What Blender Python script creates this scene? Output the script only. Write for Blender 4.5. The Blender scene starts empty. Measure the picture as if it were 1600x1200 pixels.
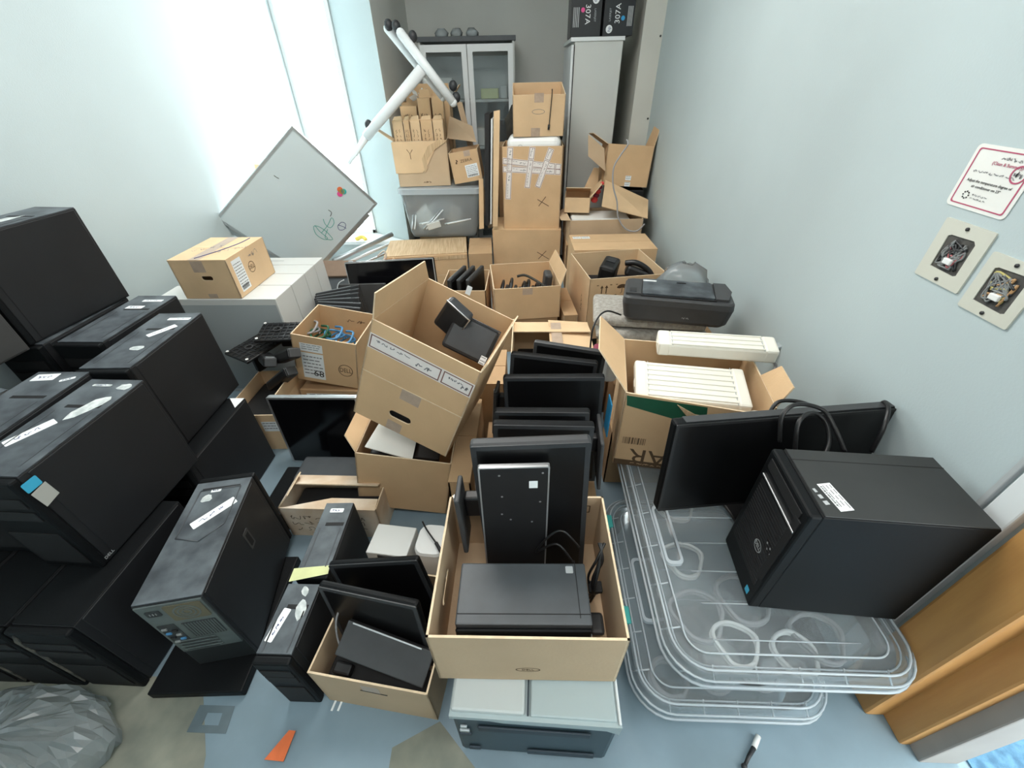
import bpy, bmesh, math, random
from mathutils import Matrix, Vector, Euler
from mathutils.geometry import tessellate_polygon

S = bpy.context.scene
COL = S.collection
random.seed(7)
R_ = math.radians

# ------------------------------------------------------------------ camera
F_PX, PITCH, YAW, ROLL, EYE = 640.0, R_(37.07), R_(2.62), R_(1.29), 1.45
_f = Vector((-math.sin(YAW) * math.cos(PITCH), math.cos(YAW) * math.cos(PITCH), -math.sin(PITCH)))
_r0 = Vector((math.cos(YAW), math.sin(YAW), 0))
_d0 = _f.cross(_r0)
_r = math.cos(ROLL) * _r0 + math.sin(ROLL) * _d0
_d = -math.sin(ROLL) * _r0 + math.cos(ROLL) * _d0
cam = bpy.data.cameras.new('camera')
cam.sensor_width = 36
cam.lens = F_PX / 1600 * 36
cam.clip_start = 0.02
cam_o = bpy.data.objects.new('camera', cam)
COL.objects.link(cam_o)
cam_o.matrix_world = Matrix(((_r.x, -_d.x, -_f.x, 0), (_r.y, -_d.y, -_f.y, 0), (_r.z, -_d.z, -_f.z, EYE), (0, 0, 0, 1)))
S.camera = cam_o

# ------------------------------------------------------------------ world, exposure, light
w = bpy.data.worlds.new('daylight')
S.world = w
w.use_nodes = True
w.node_tree.nodes['Background'].inputs[0].default_value = (0.93, 1.0, 1.0, 1)
w.node_tree.nodes['Background'].inputs[1].default_value = 9.0
S.view_settings.view_transform = 'Standard'
S.view_settings.look = 'None'
S.view_settings.gamma = 1
S.view_settings.use_curve_mapping = False
S.view_settings.exposure = 0.0
S.cycles.max_bounces = 10
S.cycles.diffuse_bounces = 5
S.cycles.transparent_max_bounces = 24
S.cycles.sample_clamp_indirect = 6


def area(name, loc, target, sx, sy, power, col=(1, 1, 1)):
    l = bpy.data.lights.new(name, 'AREA')
    l.shape = 'RECTANGLE'
    l.size, l.size_y, l.energy, l.color = sx, sy, power, col
    o = bpy.data.objects.new(name, l)
    COL.objects.link(o)
    o.location = loc
    o.rotation_euler = (Vector(target) - Vector(loc)).to_track_quat('-Z', 'Y').to_euler()
    return o


area('window_daylight', (-1.72, 4.35, 1.5), (-1.72, 0, 1.35), 0.5, 2.4, 195, (1.0, 1.0, 0.97))
area('ceiling_light_lamp', (-0.35, 1.95, 2.66), (-0.35, 1.95, 0), 1.15, 1.15, 38, (1.0, 0.94, 0.86))
area('added_front_lamp', (-0.2, -0.3, 2.66), (-0.2, -0.3, 0), 1.15, 0.55, 17, (1.0, 0.95, 0.88))  # added lamp, brightens the box fronts from the camera end

# ------------------------------------------------------------------ materials
MATS = {}


def principled(name, col, rough=0.6, metal=0.0, spec=0.5, noise=0.0, nscale=20.0, bump=0.0, bscale=80.0, col2=None, stretch=None):
    m = bpy.data.materials.new(name)
    m.use_nodes = True
    nt = m.node_tree
    b = nt.nodes['Principled BSDF']
    b.inputs['Base Color'].default_value = (*col, 1)
    b.inputs['Roughness'].default_value = rough
    b.inputs['Metallic'].default_value = metal
    b.inputs['Specular IOR Level'].default_value = spec
    tc = nt.nodes.new('ShaderNodeTexCoord')
    src = tc.outputs['Object']
    if stretch:
        mp = nt.nodes.new('ShaderNodeMapping')
        mp.inputs['Scale'].default_value = stretch
        nt.links.new(src, mp.inputs[0])
        src = mp.outputs[0]
    if noise or col2:
        n = nt.nodes.new('ShaderNodeTexNoise')
        n.inputs['Scale'].default_value = nscale
        n.inputs['Detail'].default_value = 5
        nt.links.new(src, n.inputs['Vector'])
        rmp = nt.nodes.new('ShaderNodeValToRGB')
        c2 = col2 or tuple(max(0, c * (1 - noise)) for c in col)
        c1 = col if col2 else tuple(min(1, c * (1 + noise * 0.6)) for c in col)
        rmp.color_ramp.elements[0].position = 0.36
        rmp.color_ramp.elements[1].position = 0.66
        rmp.color_ramp.elements[0].color = (*c2, 1)
        rmp.color_ramp.elements[1].color = (*c1, 1)
        nt.links.new(n.outputs[0], rmp.inputs[0])
        nt.links.new(rmp.outputs[0], b.inputs['Base Color'])
    if bump:
        n2 = nt.nodes.new('ShaderNodeTexNoise')
        n2.inputs['Scale'].default_value = bscale
        nt.links.new(src, n2.inputs['Vector'])
        bp = nt.nodes.new('ShaderNodeBump')
        bp.inputs['Strength'].default_value = bump
        bp.inputs['Distance'].default_value = 0.004
        nt.links.new(n2.outputs[0], bp.inputs['Height'])
        nt.links.new(bp.outputs[0], b.inputs['Normal'])
    MATS[name] = m
    return m


P = principled
P('wall_paint', (0.465, 0.54, 0.555), 0.75, noise=0.03, nscale=2.0, bump=0.08, bscale=160)
P('back_wall_paint', (0.58, 0.59, 0.56), 0.8, noise=0.04, nscale=2, bump=0.08, bscale=160)
P('ceiling_paint', (0.75, 0.77, 0.76), 0.85, noise=0.03, nscale=2)
P('pilaster_board', (0.62, 0.62, 0.57), 0.7, noise=0.04, nscale=3)
P('floor_tile', (0.22, 0.305, 0.365), 0.5, col2=(0.165, 0.23, 0.27), nscale=3.2, bump=0.1, bscale=25)
P('floor_dust', (0.26, 0.26, 0.21), 0.9, col2=(0.17, 0.18, 0.15), nscale=9)
P('carpet_blue', (0.10, 0.22, 0.33), 0.95, col2=(0.05, 0.12, 0.2), nscale=40, bump=0.5, bscale=300)
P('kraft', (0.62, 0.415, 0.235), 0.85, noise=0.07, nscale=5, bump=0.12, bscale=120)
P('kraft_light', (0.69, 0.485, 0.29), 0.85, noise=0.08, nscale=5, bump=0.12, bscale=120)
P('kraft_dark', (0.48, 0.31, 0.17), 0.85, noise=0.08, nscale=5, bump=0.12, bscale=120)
P('kraft_grey', (0.53, 0.385, 0.25), 0.85, noise=0.07, nscale=5, bump=0.12, bscale=120)
P('kraft_pale', (0.86, 0.78, 0.66), 0.85, col2=(0.66, 0.50, 0.35), nscale=7, bump=0.15, bscale=90)
P('card_edge', (0.72, 0.57, 0.39), 0.9, noise=0.1, nscale=60)
P('corrugated', (0.62, 0.45, 0.28), 0.9, col2=(0.47, 0.32, 0.18), nscale=14, stretch=(9, 0.4, 0.4), bump=0.4, bscale=14)
P('white_card', (0.78, 0.77, 0.72), 0.8, noise=0.05, nscale=6)
P('packing_tape', (0.46, 0.35, 0.27), 0.3, noise=0.1, nscale=30)
P('printed_tape', (0.78, 0.73, 0.70), 0.4, noise=0.04, nscale=30)
P('tape_border', (0.20, 0.10, 0.08), 0.5)
P('pc_black', (0.006, 0.007, 0.008), 0.5, spec=0.15, noise=0.1, nscale=200, bump=0.06, bscale=900)
P('pc_side', (0.012, 0.013, 0.015), 0.55, spec=0.4, noise=0.12, nscale=8, bump=0.05, bscale=900)
P('pc_grey', (0.05, 0.05, 0.05), 0.55, noise=0.15, nscale=12)
P('pc_dusty_lit', (0.115, 0.135, 0.15), 0.55, col2=(0.035, 0.042, 0.05), nscale=11, bump=0.05, bscale=500)  # dust, lightened further for the light that tower tops reflect
P('dust_crust', (0.16, 0.15, 0.12), 0.95, col2=(0.04, 0.04, 0.04), nscale=24, bump=0.6, bscale=90)
P('pc_slate', (0.058, 0.066, 0.074), 0.45, noise=0.12, nscale=14)
P('pc_satin', (0.026, 0.028, 0.028), 0.55, noise=0.12, nscale=10)
P('pc_groove', (0.004, 0.004, 0.005), 0.7)
P('rear_steel', (0.17, 0.20, 0.20), 0.42, metal=0.55, noise=0.15, nscale=14)
P('rear_dark', (0.03, 0.035, 0.037), 0.6)
P('mesh_brown', (0.16, 0.14, 0.09), 0.6, metal=0.3)
P('black_plastic', (0.010, 0.010, 0.011), 0.4, noise=0.1, nscale=40)
P('black_matte', (0.010, 0.010, 0.011), 0.7, noise=0.1, nscale=40)
P('dark_plastic', (0.024, 0.026, 0.029), 0.5, noise=0.08, nscale=40)
P('charcoal', (0.045, 0.047, 0.05), 0.5, noise=0.08, nscale=30)
P('screen_glass', (0.003, 0.003, 0.004), 0.12, spec=0.5)
P('screen_matte', (0.004, 0.004, 0.0045), 0.32, spec=0.4)
P('silver', (0.62, 0.63, 0.64), 0.32, metal=0.85)
P('aluminium', (0.48, 0.52, 0.54), 0.4, metal=0.7, noise=0.05, nscale=20)
P('frame_white', (0.72, 0.75, 0.76), 0.4)
P('cabinet_grey', (0.56, 0.58, 0.56), 0.5, noise=0.02, nscale=3)
P('white_label', (0.80, 0.83, 0.84), 0.6)
P('worn_label', (0.68, 0.71, 0.70), 0.7, col2=(0.42, 0.46, 0.46), nscale=60)
P('yellow_tape', (0.62, 0.65, 0.33), 0.5, noise=0.06, nscale=30)
P('blue_sticker', (0.05, 0.40, 0.62), 0.5)
P('grey_sticker', (0.42, 0.42, 0.39), 0.5)
P('ink', (0.015, 0.015, 0.015), 0.7)
P('ink_grey', (0.17, 0.17, 0.18), 0.7)
P('ink_brown', (0.10, 0.06, 0.03), 0.8)
P('ink_red', (0.42, 0.06, 0.13), 0.6)
P('ink_green', (0.05, 0.33, 0.27), 0.6)
P('ink_navy', (0.06, 0.07, 0.2), 0.6)
P('grey_print', (0.40, 0.42, 0.43), 0.6)
P('carton_white', (0.66, 0.67, 0.65), 0.55, noise=0.02, nscale=4)
P('carton_print', (0.42, 0.46, 0.47), 0.5, noise=0.03, nscale=3)
P('whiteboard_face', (0.60, 0.68, 0.70), 0.22, noise=0.02, nscale=2)
P('paper', (0.78, 0.78, 0.75), 0.8, noise=0.03, nscale=10)
P('cream', (0.74, 0.70, 0.60), 0.55, noise=0.04, nscale=9)
P('cream_light', (0.78, 0.76, 0.68), 0.5, noise=0.03, nscale=9)
P('foam_grey', (0.42, 0.40, 0.36), 0.95, col2=(0.30, 0.28, 0.25), nscale=60, bump=0.6, bscale=200)
P('printer_light', (0.40, 0.475, 0.49), 0.45, noise=0.03, nscale=6)
P('printer_lid', (0.50, 0.54, 0.54), 0.45, noise=0.02, nscale=6)
P('printer_slate', (0.045, 0.075, 0.095), 0.5, noise=0.08, nscale=8)
P('printer_dark', (0.025, 0.04, 0.055), 0.5)
P('wood_brown', (0.50, 0.265, 0.085), 0.5, col2=(0.42, 0.21, 0.065), nscale=5, stretch=(6, 6, 0.6), bump=0.05, bscale=40)
P('jamb_grey', (0.30, 0.28, 0.26), 0.6, noise=0.08, nscale=6)
P('door_paint', (0.26, 0.22, 0.21), 0.6, noise=0.06, nscale=5)
P('fabric_dark', (0.06, 0.055, 0.045), 0.95, col2=(0.03, 0.028, 0.024), nscale=20, bump=0.5, bscale=60)
P('toner_black', (0.02, 0.022, 0.025), 0.35, noise=0.1, nscale=10)
P('pink', (0.75, 0.08, 0.28), 0.5)
P('wire_red', (0.40, 0.12, 0.13), 0.5)
P('wire_grey', (0.20, 0.21, 0.21), 0.6)
P('wire_yellow', (0.48, 0.42, 0.14), 0.5)
P('cyan', (0.03, 0.32, 0.62), 0.5)
P('orange', (0.72, 0.16, 0.05), 0.8, noise=0.08, nscale=30)
P('red', (0.65, 0.05, 0.05), 0.6)
P('maroon', (0.22, 0.03, 0.06), 0.8)
P('blue_cable', (0.07, 0.24, 0.46), 0.45, noise=0.1, nscale=60)
P('grey_cable', (0.30, 0.30, 0.31), 0.5)
P('green_print', (0.01, 0.09, 0.045), 0.6, noise=0.1, nscale=20)
P('teal', (0.05, 0.45, 0.42), 0.4)
P('tile_mark', (0.11, 0.15, 0.17), 0.6, noise=0.1, nscale=20)
P('plate_cream', (0.56, 0.56, 0.49), 0.5, noise=0.02, nscale=5)
P('box_hole', (0.10, 0.095, 0.085), 0.9, col2=(0.04, 0.04, 0.04), nscale=30, bump=0.6, bscale=60)
P('copper', (0.45, 0.26, 0.12), 0.5)
P('yellow', (0.75, 0.60, 0.12), 0.5)
P('white_plastic', (0.78, 0.79, 0.78), 0.4)
P('brown_panel', (0.25, 0.17, 0.12), 0.5, noise=0.1, nscale=10)
P('ring_metal', (0.55, 0.57, 0.57), 0.3, metal=0.8)


def clear_plastic(name, alpha, tint, rough=0.15, milky=0.5):
    m = bpy.data.materials.new(name)
    m.use_nodes = True
    nt = m.node_tree
    nt.nodes.remove(nt.nodes['Principled BSDF'])
    out = nt.nodes['Material Output']
    tr = nt.nodes.new('ShaderNodeBsdfTransparent')
    tr.inputs[0].default_value = (0.93, 0.96, 0.97, 1)
    df = nt.nodes.new('ShaderNodeBsdfDiffuse')
    df.inputs[0].default_value = (*tint, 1)
    tl = nt.nodes.new('ShaderNodeBsdfTranslucent')
    tl.inputs[0].default_value = (*tint, 1)
    gl = nt.nodes.new('ShaderNodeBsdfGlossy')
    gl.inputs['Roughness'].default_value = rough
    a = nt.nodes.new('ShaderNodeMixShader')
    a.inputs[0].default_value = 0.45
    nt.links.new(df.outputs[0], a.inputs[1])
    nt.links.new(tl.outputs[0], a.inputs[2])
    b = nt.nodes.new('ShaderNodeMixShader')
    b.inputs[0].default_value = alpha
    nt.links.new(tr.outputs[0], b.inputs[1])
    nt.links.new(a.outputs[0], b.inputs[2])
    fr = nt.nodes.new('ShaderNodeFresnel')
    fr.inputs[0].default_value = 1.4
    c = nt.nodes.new('ShaderNodeMixShader')
    nt.links.new(fr.outputs[0], c.inputs[0])
    nt.links.new(b.outputs[0], c.inputs[1])
    nt.links.new(gl.outputs[0], c.inputs[2])
    nt.links.new(c.outputs[0], out.inputs[0])
    MATS[name] = m
    return m


clear_plastic('clear_bin', 0.30, (0.66, 0.73, 0.77))
clear_plastic('milky_bin', 0.34, (0.86, 0.92, 0.96))
clear_plastic('clear_rib', 0.80, (0.78, 0.85, 0.90))
clear_plastic('clear_bag', 0.42, (0.62, 0.68, 0.72))
clear_plastic('cabinet_glass', 0.10, (0.5, 0.55, 0.58), 0.03)
clear_plastic('window_pane', 0.05, (0.9, 0.95, 0.95), 0.05)
clear_plastic('laminate', 0.25, (0.8, 0.85, 0.88), 0.1)


def emitter(name, col, s):
    m = bpy.data.materials.new(name)
    m.use_nodes = True
    b = m.node_tree.nodes['Principled BSDF']
    b.inputs['Base Color'].default_value = (*col, 1)
    b.inputs['Emission Color'].default_value = (*col, 1)
    b.inputs['Emission Strength'].default_value = s
    MATS[name] = m


emitter('lamp_diffuser', (0.95, 0.98, 1.0), 3)


# ------------------------------------------------------------------ mesh builder
class MB:
    """collects shapes for ONE mesh object"""

    def __init__(self):
        self.v, self.f, self.m, self.sm, self.mats = [], [], [], [], []

    def mi(self, mat):
        if mat not in self.mats:
            self.mats.append(mat)
        return self.mats.index(mat)

    def add(self, verts, faces, mat, M=None, smooth=False):
        n = len(self.v)
        self.v += [tuple(M @ Vector(p)) if M is not None else tuple(p) for p in verts]
        self.f += [tuple(n + i for i in f) for f in faces]
        k = self.mi(mat)
        self.m += [k] * len(faces)
        self.sm += [smooth] * len(faces)
        return self

    def box(self, c, d, mat, bevel=0.0, M=None, seg=2, taper=None):
        bm = bmesh.new()
        bmesh.ops.create_cube(bm, size=1)
        for vv in bm.verts:
            tx = ty = 1.0
            if taper and vv.co.z < 0:
                tx, ty = taper
            vv.co = Vector((vv.co.x * d[0] * tx + c[0], vv.co.y * d[1] * ty + c[1], vv.co.z * d[2] + c[2]))
        if bevel > 0:
            bmesh.ops.bevel(bm, geom=bm.edges[:], offset=min(bevel, min(d) * 0.49), segments=seg, affect='EDGES', profile=0.5)
        bm.verts.index_update()
        self.add([v.co[:] for v in bm.verts], [[v.index for v in f.verts] for f in bm.faces], mat, M)
        bm.free()
        return self

    def prism(self, outline, t, mat, M=None, holes=(), edge=None):
        """2-D outline (u, v) extruded along n from 0 to -t; holes are kept open"""
        loops = [[Vector((a, b, 0)) for a, b in outline]] + [[Vector((a, b, 0)) for a, b in h] for h in holes]
        flat = [p for l in loops for p in l]
        n = len(flat)
        tris = tessellate_polygon(loops)
        vs = [(p.x, p.y, 0) for p in flat] + [(p.x, p.y, -t) for p in flat]
        fs = []
        for a, b, c in tris:
            u, v_ = flat[b] - flat[a], flat[c] - flat[a]
            if u.x * v_.y - u.y * v_.x < 0:
                b, c = c, b
            fs += [(a, b, c), (n + c, n + b, n + a)]
        self.add(vs, fs, mat, M)
        i = 0
        es = []
        for l in loops:
            k = len(l)
            for j in range(k):
                a, b = i + j, i + (j + 1) % k
                es.append((a, n + a, n + b, b))
            i += k
        self.add(vs, es, edge or mat, M)
        return self

    def tube(self, pts, r, mat, seg=8, M=None, smooth_path=True, caps=True, n=6):
        pts = [Vector(p) for p in pts]
        if smooth_path and len(pts) > 2:
            pts = catmull(pts, n)
        k = len(pts)
        rs = r if isinstance(r, (list, tuple)) else [r] * k
        if len(rs) != k:
            rs = [rs[0] + (rs[-1] - rs[0]) * i / (k - 1) for i in range(k)]
        vs, fs = [], []
        up = Vector((0, 0, 1))
        t0 = (pts[1] - pts[0]).normalized()
        if abs(t0.dot(up)) > 0.9:
            up = Vector((1, 0, 0))
        a = t0.cross(up).normalized()
        for i, p in enumerate(pts):
            t = (pts[min(i + 1, k - 1)] - pts[max(i - 1, 0)])
            t = t.normalized() if t.length > 1e-9 else t0
            a = (a - t * a.dot(t))
            a = a.normalized() if a.length > 1e-6 else t.orthogonal().normalized()
            b = t.cross(a)
            for j in range(seg):
                an = 2 * math.pi * j / seg
                vs.append(tuple(p + (a * math.cos(an) + b * math.sin(an)) * rs[i]))
        for i in range(k - 1):
            for j in range(seg):
                fs.append((i * seg + j, i * seg + (j + 1) % seg, (i + 1) * seg + (j + 1) % seg, (i + 1) * seg + j))
        if caps:
            fs.append(tuple(range(seg - 1, -1, -1)))
            fs.append(tuple((k - 1) * seg + j for j in range(seg)))
        self.add(vs, fs, mat, M, smooth=True)
        return self

    def ribbon(self, pts, wd, mat, M=None, h=0.0004):
        """flat pen stroke lying in the u-v plane"""
        pts = [Vector((p[0], p[1])) for p in pts]
        k = len(pts)
        vs = []
        for i, p in enumerate(pts):
            t = pts[min(i + 1, k - 1)] - pts[max(i - 1, 0)]
            t = t.normalized() if t.length > 1e-9 else Vector((1, 0))
            nrm = Vector((-t.y, t.x)) * wd / 2
            vs += [(p.x + nrm.x, p.y + nrm.y, h), (p.x - nrm.x, p.y - nrm.y, h)]
        self.add(vs, [(2 * i, 2 * i + 1, 2 * i + 3, 2 * i + 2) for i in range(k - 1)], mat, M)
        return self

    def sphere(self, c, r, mat, M=None, seg=12, sc=(1, 1, 1)):
        bm = bmesh.new()
        bmesh.ops.create_uvsphere(bm, u_segments=seg, v_segments=max(6, seg // 2), radius=r)
        bm.verts.index_update()
        self.add([(v.co.x * sc[0] + c[0], v.co.y * sc[1] + c[1], v.co.z * sc[2] + c[2]) for v in bm.verts],
                 [[v.index for v in f.verts] for f in bm.faces], mat, M, smooth=True)
        bm.free()
        return self

    def loft(self, rings, mat, M=None, close=True, cap0=False, cap1=False, smooth=False):
        n = len(rings[0])
        vs = [p for r in rings for p in r]
        fs = []
        for i in range(len(rings) - 1):
            for j in range(n if close else n - 1):
                fs.append((i * n + j, i * n + (j + 1) % n, (i + 1) * n + (j + 1) % n, (i + 1) * n + j))
        if cap0:
            fs.append(tuple(range(n - 1, -1, -1)))
        if cap1:
            fs.append(tuple((len(rings) - 1) * n + j for j in range(n)))
        self.add(vs, fs, mat, M, smooth=smooth)
        return self

    def build(self, name, parent=None):
        me = bpy.data.meshes.new(name)
        me.from_pydata(self.v, [], self.f)
        for mm in self.mats:
            me.materials.append(MATS[mm])
        for p, k, s in zip(me.polygons, self.m, self.sm):
            p.material_index = k
            p.use_smooth = s
        me.update()
        o = bpy.data.objects.new(name, me)
        COL.objects.link(o)
        if parent is not None:
            o.parent = parent
        return o


def catmull(pts, n=6):
    out = []
    k = len(pts)
    for i in range(k - 1):
        p0, p1, p2, p3 = pts[max(i - 1, 0)], pts[i], pts[i + 1], pts[min(i + 2, k - 1)]
        for j in range(n):
            t = j / n
            out.append(0.5 * ((2 * p1) + (p2 - p0) * t + (2 * p0 - 5 * p1 + 4 * p2 - p3) * t * t + (3 * p1 - p0 - 3 * p2 + p3) * t ** 3))
    out.append(pts[-1])
    return out


def rrect(w_, h_, r, n=5, cx=0.0, cy=0.0):
    out = []
    for ix, iy, a0 in ((1, 1, 0), (-1, 1, 90), (-1, -1, 180), (1, -1, 270)):
        for j in range(n + 1):
            a = R_(a0 + 90 * j / n)
            out.append((cx + ix * (w_ / 2 - r) + r * math.cos(a), cy + iy * (h_ / 2 - r) + r * math.sin(a)))
    return out


def circle(r, n=20, cx=0.0, cy=0.0, sy=1.0):
    return [(cx + r * math.cos(2 * math.pi * i / n), cy + r * sy * math.sin(2 * math.pi * i / n)) for i in range(n)]


def EM(loc, rot):
    return Matrix.Translation(Vector(loc)) @ Euler([R_(a) for a in rot]).to_matrix().to_4x4()


def face_M(d, face, u=0.0, v=0.0, rot=0.0, lift=0.0006):
    """frame (u right, v up, n outward) on a face of a cuboid d standing on its origin; u, v measured from that face's lower left corner"""
    dx, dy, dz = d
    B = {'n': ((-dx / 2, -dy / 2, 0), (1, 0, 0), (0, 0, 1)), 'f': ((dx / 2, dy / 2, 0), (-1, 0, 0), (0, 0, 1)),
         'r': ((dx / 2, -dy / 2, 0), (0, 1, 0), (0, 0, 1)), 'l': ((-dx / 2, dy / 2, 0), (0, -1, 0), (0, 0, 1)),
         't': ((-dx / 2, -dy / 2, dz), (1, 0, 0), (0, 1, 0)), 'b': ((-dx / 2, dy / 2, 0), (1, 0, 0), (0, -1, 0))}[face]
    o, a, b = [Vector(x) for x in B]
    n = a.cross(b)
    M = Matrix(((a.x, b.x, n.x, o.x), (a.y, b.y, n.y, o.y), (a.z, b.z, n.z, o.z), (0, 0, 0, 1)))
    return M @ Matrix.Translation((u, v, lift)) @ Matrix.Rotation(R_(rot), 4, 'Z')


def tag(o, label=None, cat=None, group=None, kind=None):
    if label: o['label'] = label
    if cat: o['category'] = cat
    if group: o['group'] = group
    if kind: o['kind'] = kind
    return o


def thing(name, label, cat, loc=(0, 0, 0), rot=(0, 0, 0), group=None):
    o = bpy.data.objects.new(name, None)
    o.empty_display_size = 0.05
    COL.objects.link(o)
    o.location = loc
    o.rotation_euler = [R_(a) for a in rot]
    return tag(o, label, cat, group)


def at(px, py, X=None, Y=None, Z=None):
    """the point of the room seen at a photo pixel, on the plane x=X, y=Y or z=Z"""
    d = _r * ((px - 800) / F_PX) + _d * ((py - 600) / F_PX) + _f
    o = Vector((0, 0, EYE))
    t = (X / d.x) if X is not None else (Y / d.y) if Y is not None else (Z - EYE) / d.z
    return o + d * t


def text(parent, name, s, size, M, mat, align='CENTER', ext=0.0002, sx=1.0):
    cu = bpy.data.curves.new(name, 'FONT')
    cu.body = s
    cu.size = size
    cu.align_x = align
    cu.align_y = 'CENTER'
    cu.extrude = ext
    cu.resolution_u = 2
    tmp = bpy.data.objects.new(name + '_tmp', cu)
    COL.objects.link(tmp)
    dg = bpy.context.evaluated_depsgraph_get()
    me = bpy.data.meshes.new_from_object(tmp.evaluated_get(dg))
    bpy.data.objects.remove(tmp)
    bpy.data.curves.remove(cu)
    me.name = name
    me.transform(M @ Matrix.Scale(sx, 4, (1, 0, 0)))
    me.materials.clear()
    me.materials.append(MATS[mat])
    o = bpy.data.objects.new(name, me)
    COL.objects.link(o)
    o.parent = parent
    return o


def scrawl(mb, M, length, height, mat='ink_grey', wd=0.0025, n=5, seed=0):
    """a line of illegible handwriting"""
    rnd = random.Random(seed)
    x = 0.0
    step = length / n
    for i in range(n):
        k = rnd.randint(5, 8)
        pts = [(x + step * 0.8 * j / k + rnd.uniform(-.15, .15) * step, height * rnd.uniform(-0.5, 0.5)) for j in range(k)]
        pts = [p[:2] for p in catmull([Vector((a, b, 0)) for a, b in pts], 3)]
        mb.ribbon(pts, wd, mat, M)
        x += step


def sticker(parent, M, w_, h_, name='label', mat='white_label', lines=4, barcode=True, ink='ink_grey', seed=0, label=None):
    """a printed paper label: sheet plus rows of tiny print"""
    rnd = random.Random(seed)
    mb = MB()
    mb.prism([(0, 0), (w_, 0), (w_, h_), (0, h_)], 0.0005, mat, M)
    for i in range(lines):
        y = h_ * (0.88 - 0.8 * i / max(1, lines))
        th = h_ * 0.22 / max(1, lines)
        x = w_ * 0.07
        while x < w_ * 0.85:
            l = w_ * rnd.uniform(0.08, 0.25)
            x2 = min(x + l, w_ * 0.93)
            mb.add([(x, y - th, 0.0004), (x2, y - th, 0.0004), (x2, y, 0.0004), (x, y, 0.0004)], [(0, 1, 2, 3)], ink, M)
            x = x2 + w_ * 0.04
    if barcode:
        x = w_ * 0.1
        while x < w_ * 0.85:
            b = w_ * rnd.choice((0.012, 0.02, 0.03))
            mb.add([(x, h_ * .05, .0005), (x + b, h_ * .05, .0005), (x + b, h_ * .2, .0005), (x, h_ * .2, .0005)], [(0, 1, 2, 3)], 'ink', M)
            x += b * 2
    o = mb.build(name, parent)
    if label: o['label'] = label
    return o


def oval_mark(parent, M, w_, h_, s='DELL', mat='ink_brown', name='emblem'):
    """ring with four capital letters, as printed on the cartons"""
    mb = MB()
    outer = [(w_ / 2 * math.cos(a), h_ / 2 * math.sin(a)) for a in [2 * math.pi * i / 28 for i in range(28)]]
    k = 0.90
    inner = [(x * k, y * k) for x, y in outer]
    mb.prism(outer, 0.0003, mat, M, holes=[inner])
    o = mb.build(name, parent)
    text(o, 'lettering', s, h_ * 0.52, M, mat, sx=min(1.0, w_ / h_ / 1.6) * 1.15)
    return o


# ------------------------------------------------------------------ cartons
def carton(name, label, d, loc, rot=(0, 0, 0), mat='kraft', flaps=(), closed=False, holes=(), inside=None, group=None, cat='cardboard box', t=0.005, skip='', low=None):
    """a cardboard box standing on its origin: hollow body plus flaps.
    flaps: (side, degrees from upright, length, inset at free edge[, start, end])   holes: (side, u, v, w, h)"""
    root = thing(name, label, cat, loc, rot, group)
    dx, dy, dz = d
    mb = MB()
    for s, wd in (('n', dx), ('f', dx), ('l', dy), ('r', dy)):
        if s in skip:
            continue
        hs = [rrect(h[3], h[4], h[4] * 0.48, 5, h[1], h[2]) for h in holes if h[0] == s]
        hh = (low or {}).get(s, (dz, dz))
        mb.prism([(0, 0), (wd, 0), (wd, hh[1]), (0, hh[0])], t, mat, face_M(d, s, lift=0), holes=hs, edge='card_edge')
    mb.box((0, 0, t / 2 + 0.0005), (dx - 2 * t, dy - 2 * t, t), inside or mat)
    mb.build('body', root)
    if closed:
        for sgn in (-1, 1):
            m2 = MB()
            m2.box((0, sgn * (dy / 4 + 0.0008), dz + t / 2), (dx, dy / 2 - 0.0016, t), mat)
            m2.build('flap', root)
    for fl in flaps:
        s, a, L, ins = fl[:4]
        wd = dx if s in 'nf' else dy
        s0, s1 = (fl[4], fl[5]) if len(fl) > 5 else (0, 1)
        m2 = MB()
        F = face_M(d, s, 0, dz, lift=0) @ Matrix.Rotation(R_(a), 4, 'X')
        g = 0.003
        x0, x1 = wd * s0 + g, wd * s1 - g
        i0, i1 = ins if isinstance(ins, tuple) else (ins, ins)
        m2.prism([(x0, 0), (x1, 0), (x1 - i1, L), (x0 + i0, L)], t * 0.9, mat, F, edge='card_edge')
        m2.build('flap', root)
    return root


def tape(parent, M, w_, h_, name='tape', mat='packing_tape'):
    mb = MB()
    mb.prism([(0, 0), (w_, 0), (w_, h_), (0, h_)], 0.0004, mat, M)
    return mb.build(name, parent)


def printed_tape(parent, M, L, wd, seed=0):
    mb = MB()
    mb.prism([(0, 0), (L, 0), (L, wd), (0, wd)], 0.0004, 'printed_tape', M)
    b = wd * 0.07
    x = 0
    while x < L - 0.01:
        x2 = min(L, x + wd * 4.5)
        for q in ((x + b, b, x2 - b, 2 * b), (x + b, wd - 2 * b, x2 - b, wd - b), (x + b, b, x + 2 * b, wd - b), (x2 - 2 * b, b, x2 - b, wd - b)):
            mb.add([(q[0], q[1], .0004), (q[2], q[1], .0004), (q[2], q[3], .0004), (q[0], q[3], .0004)], [(0, 1, 2, 3)], 'tape_border', M)
        if x2 - x > wd * 1.7:
            scrawl(mb, M @ Matrix.Translation((x + wd * 0.4, wd * 0.62, 0)), (x2 - x) * 0.5, wd * 0.14, 'ink_grey', wd * 0.045, 5, seed)
            scrawl(mb, M @ Matrix.Translation((x + (x2 - x) * 0.66, wd * 0.45, 0)), (x2 - x) * 0.25, wd * 0.3, 'ink_grey', wd * 0.06, 2, seed + 3)
        x = x2
    return mb.build('printed_tape', parent)

# ================================================================== THE ROOM
XL, XR, YB, YW, YN, ZC = -1.95, 1.0, 4.95, 3.85, -1.0, 2.72


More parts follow.
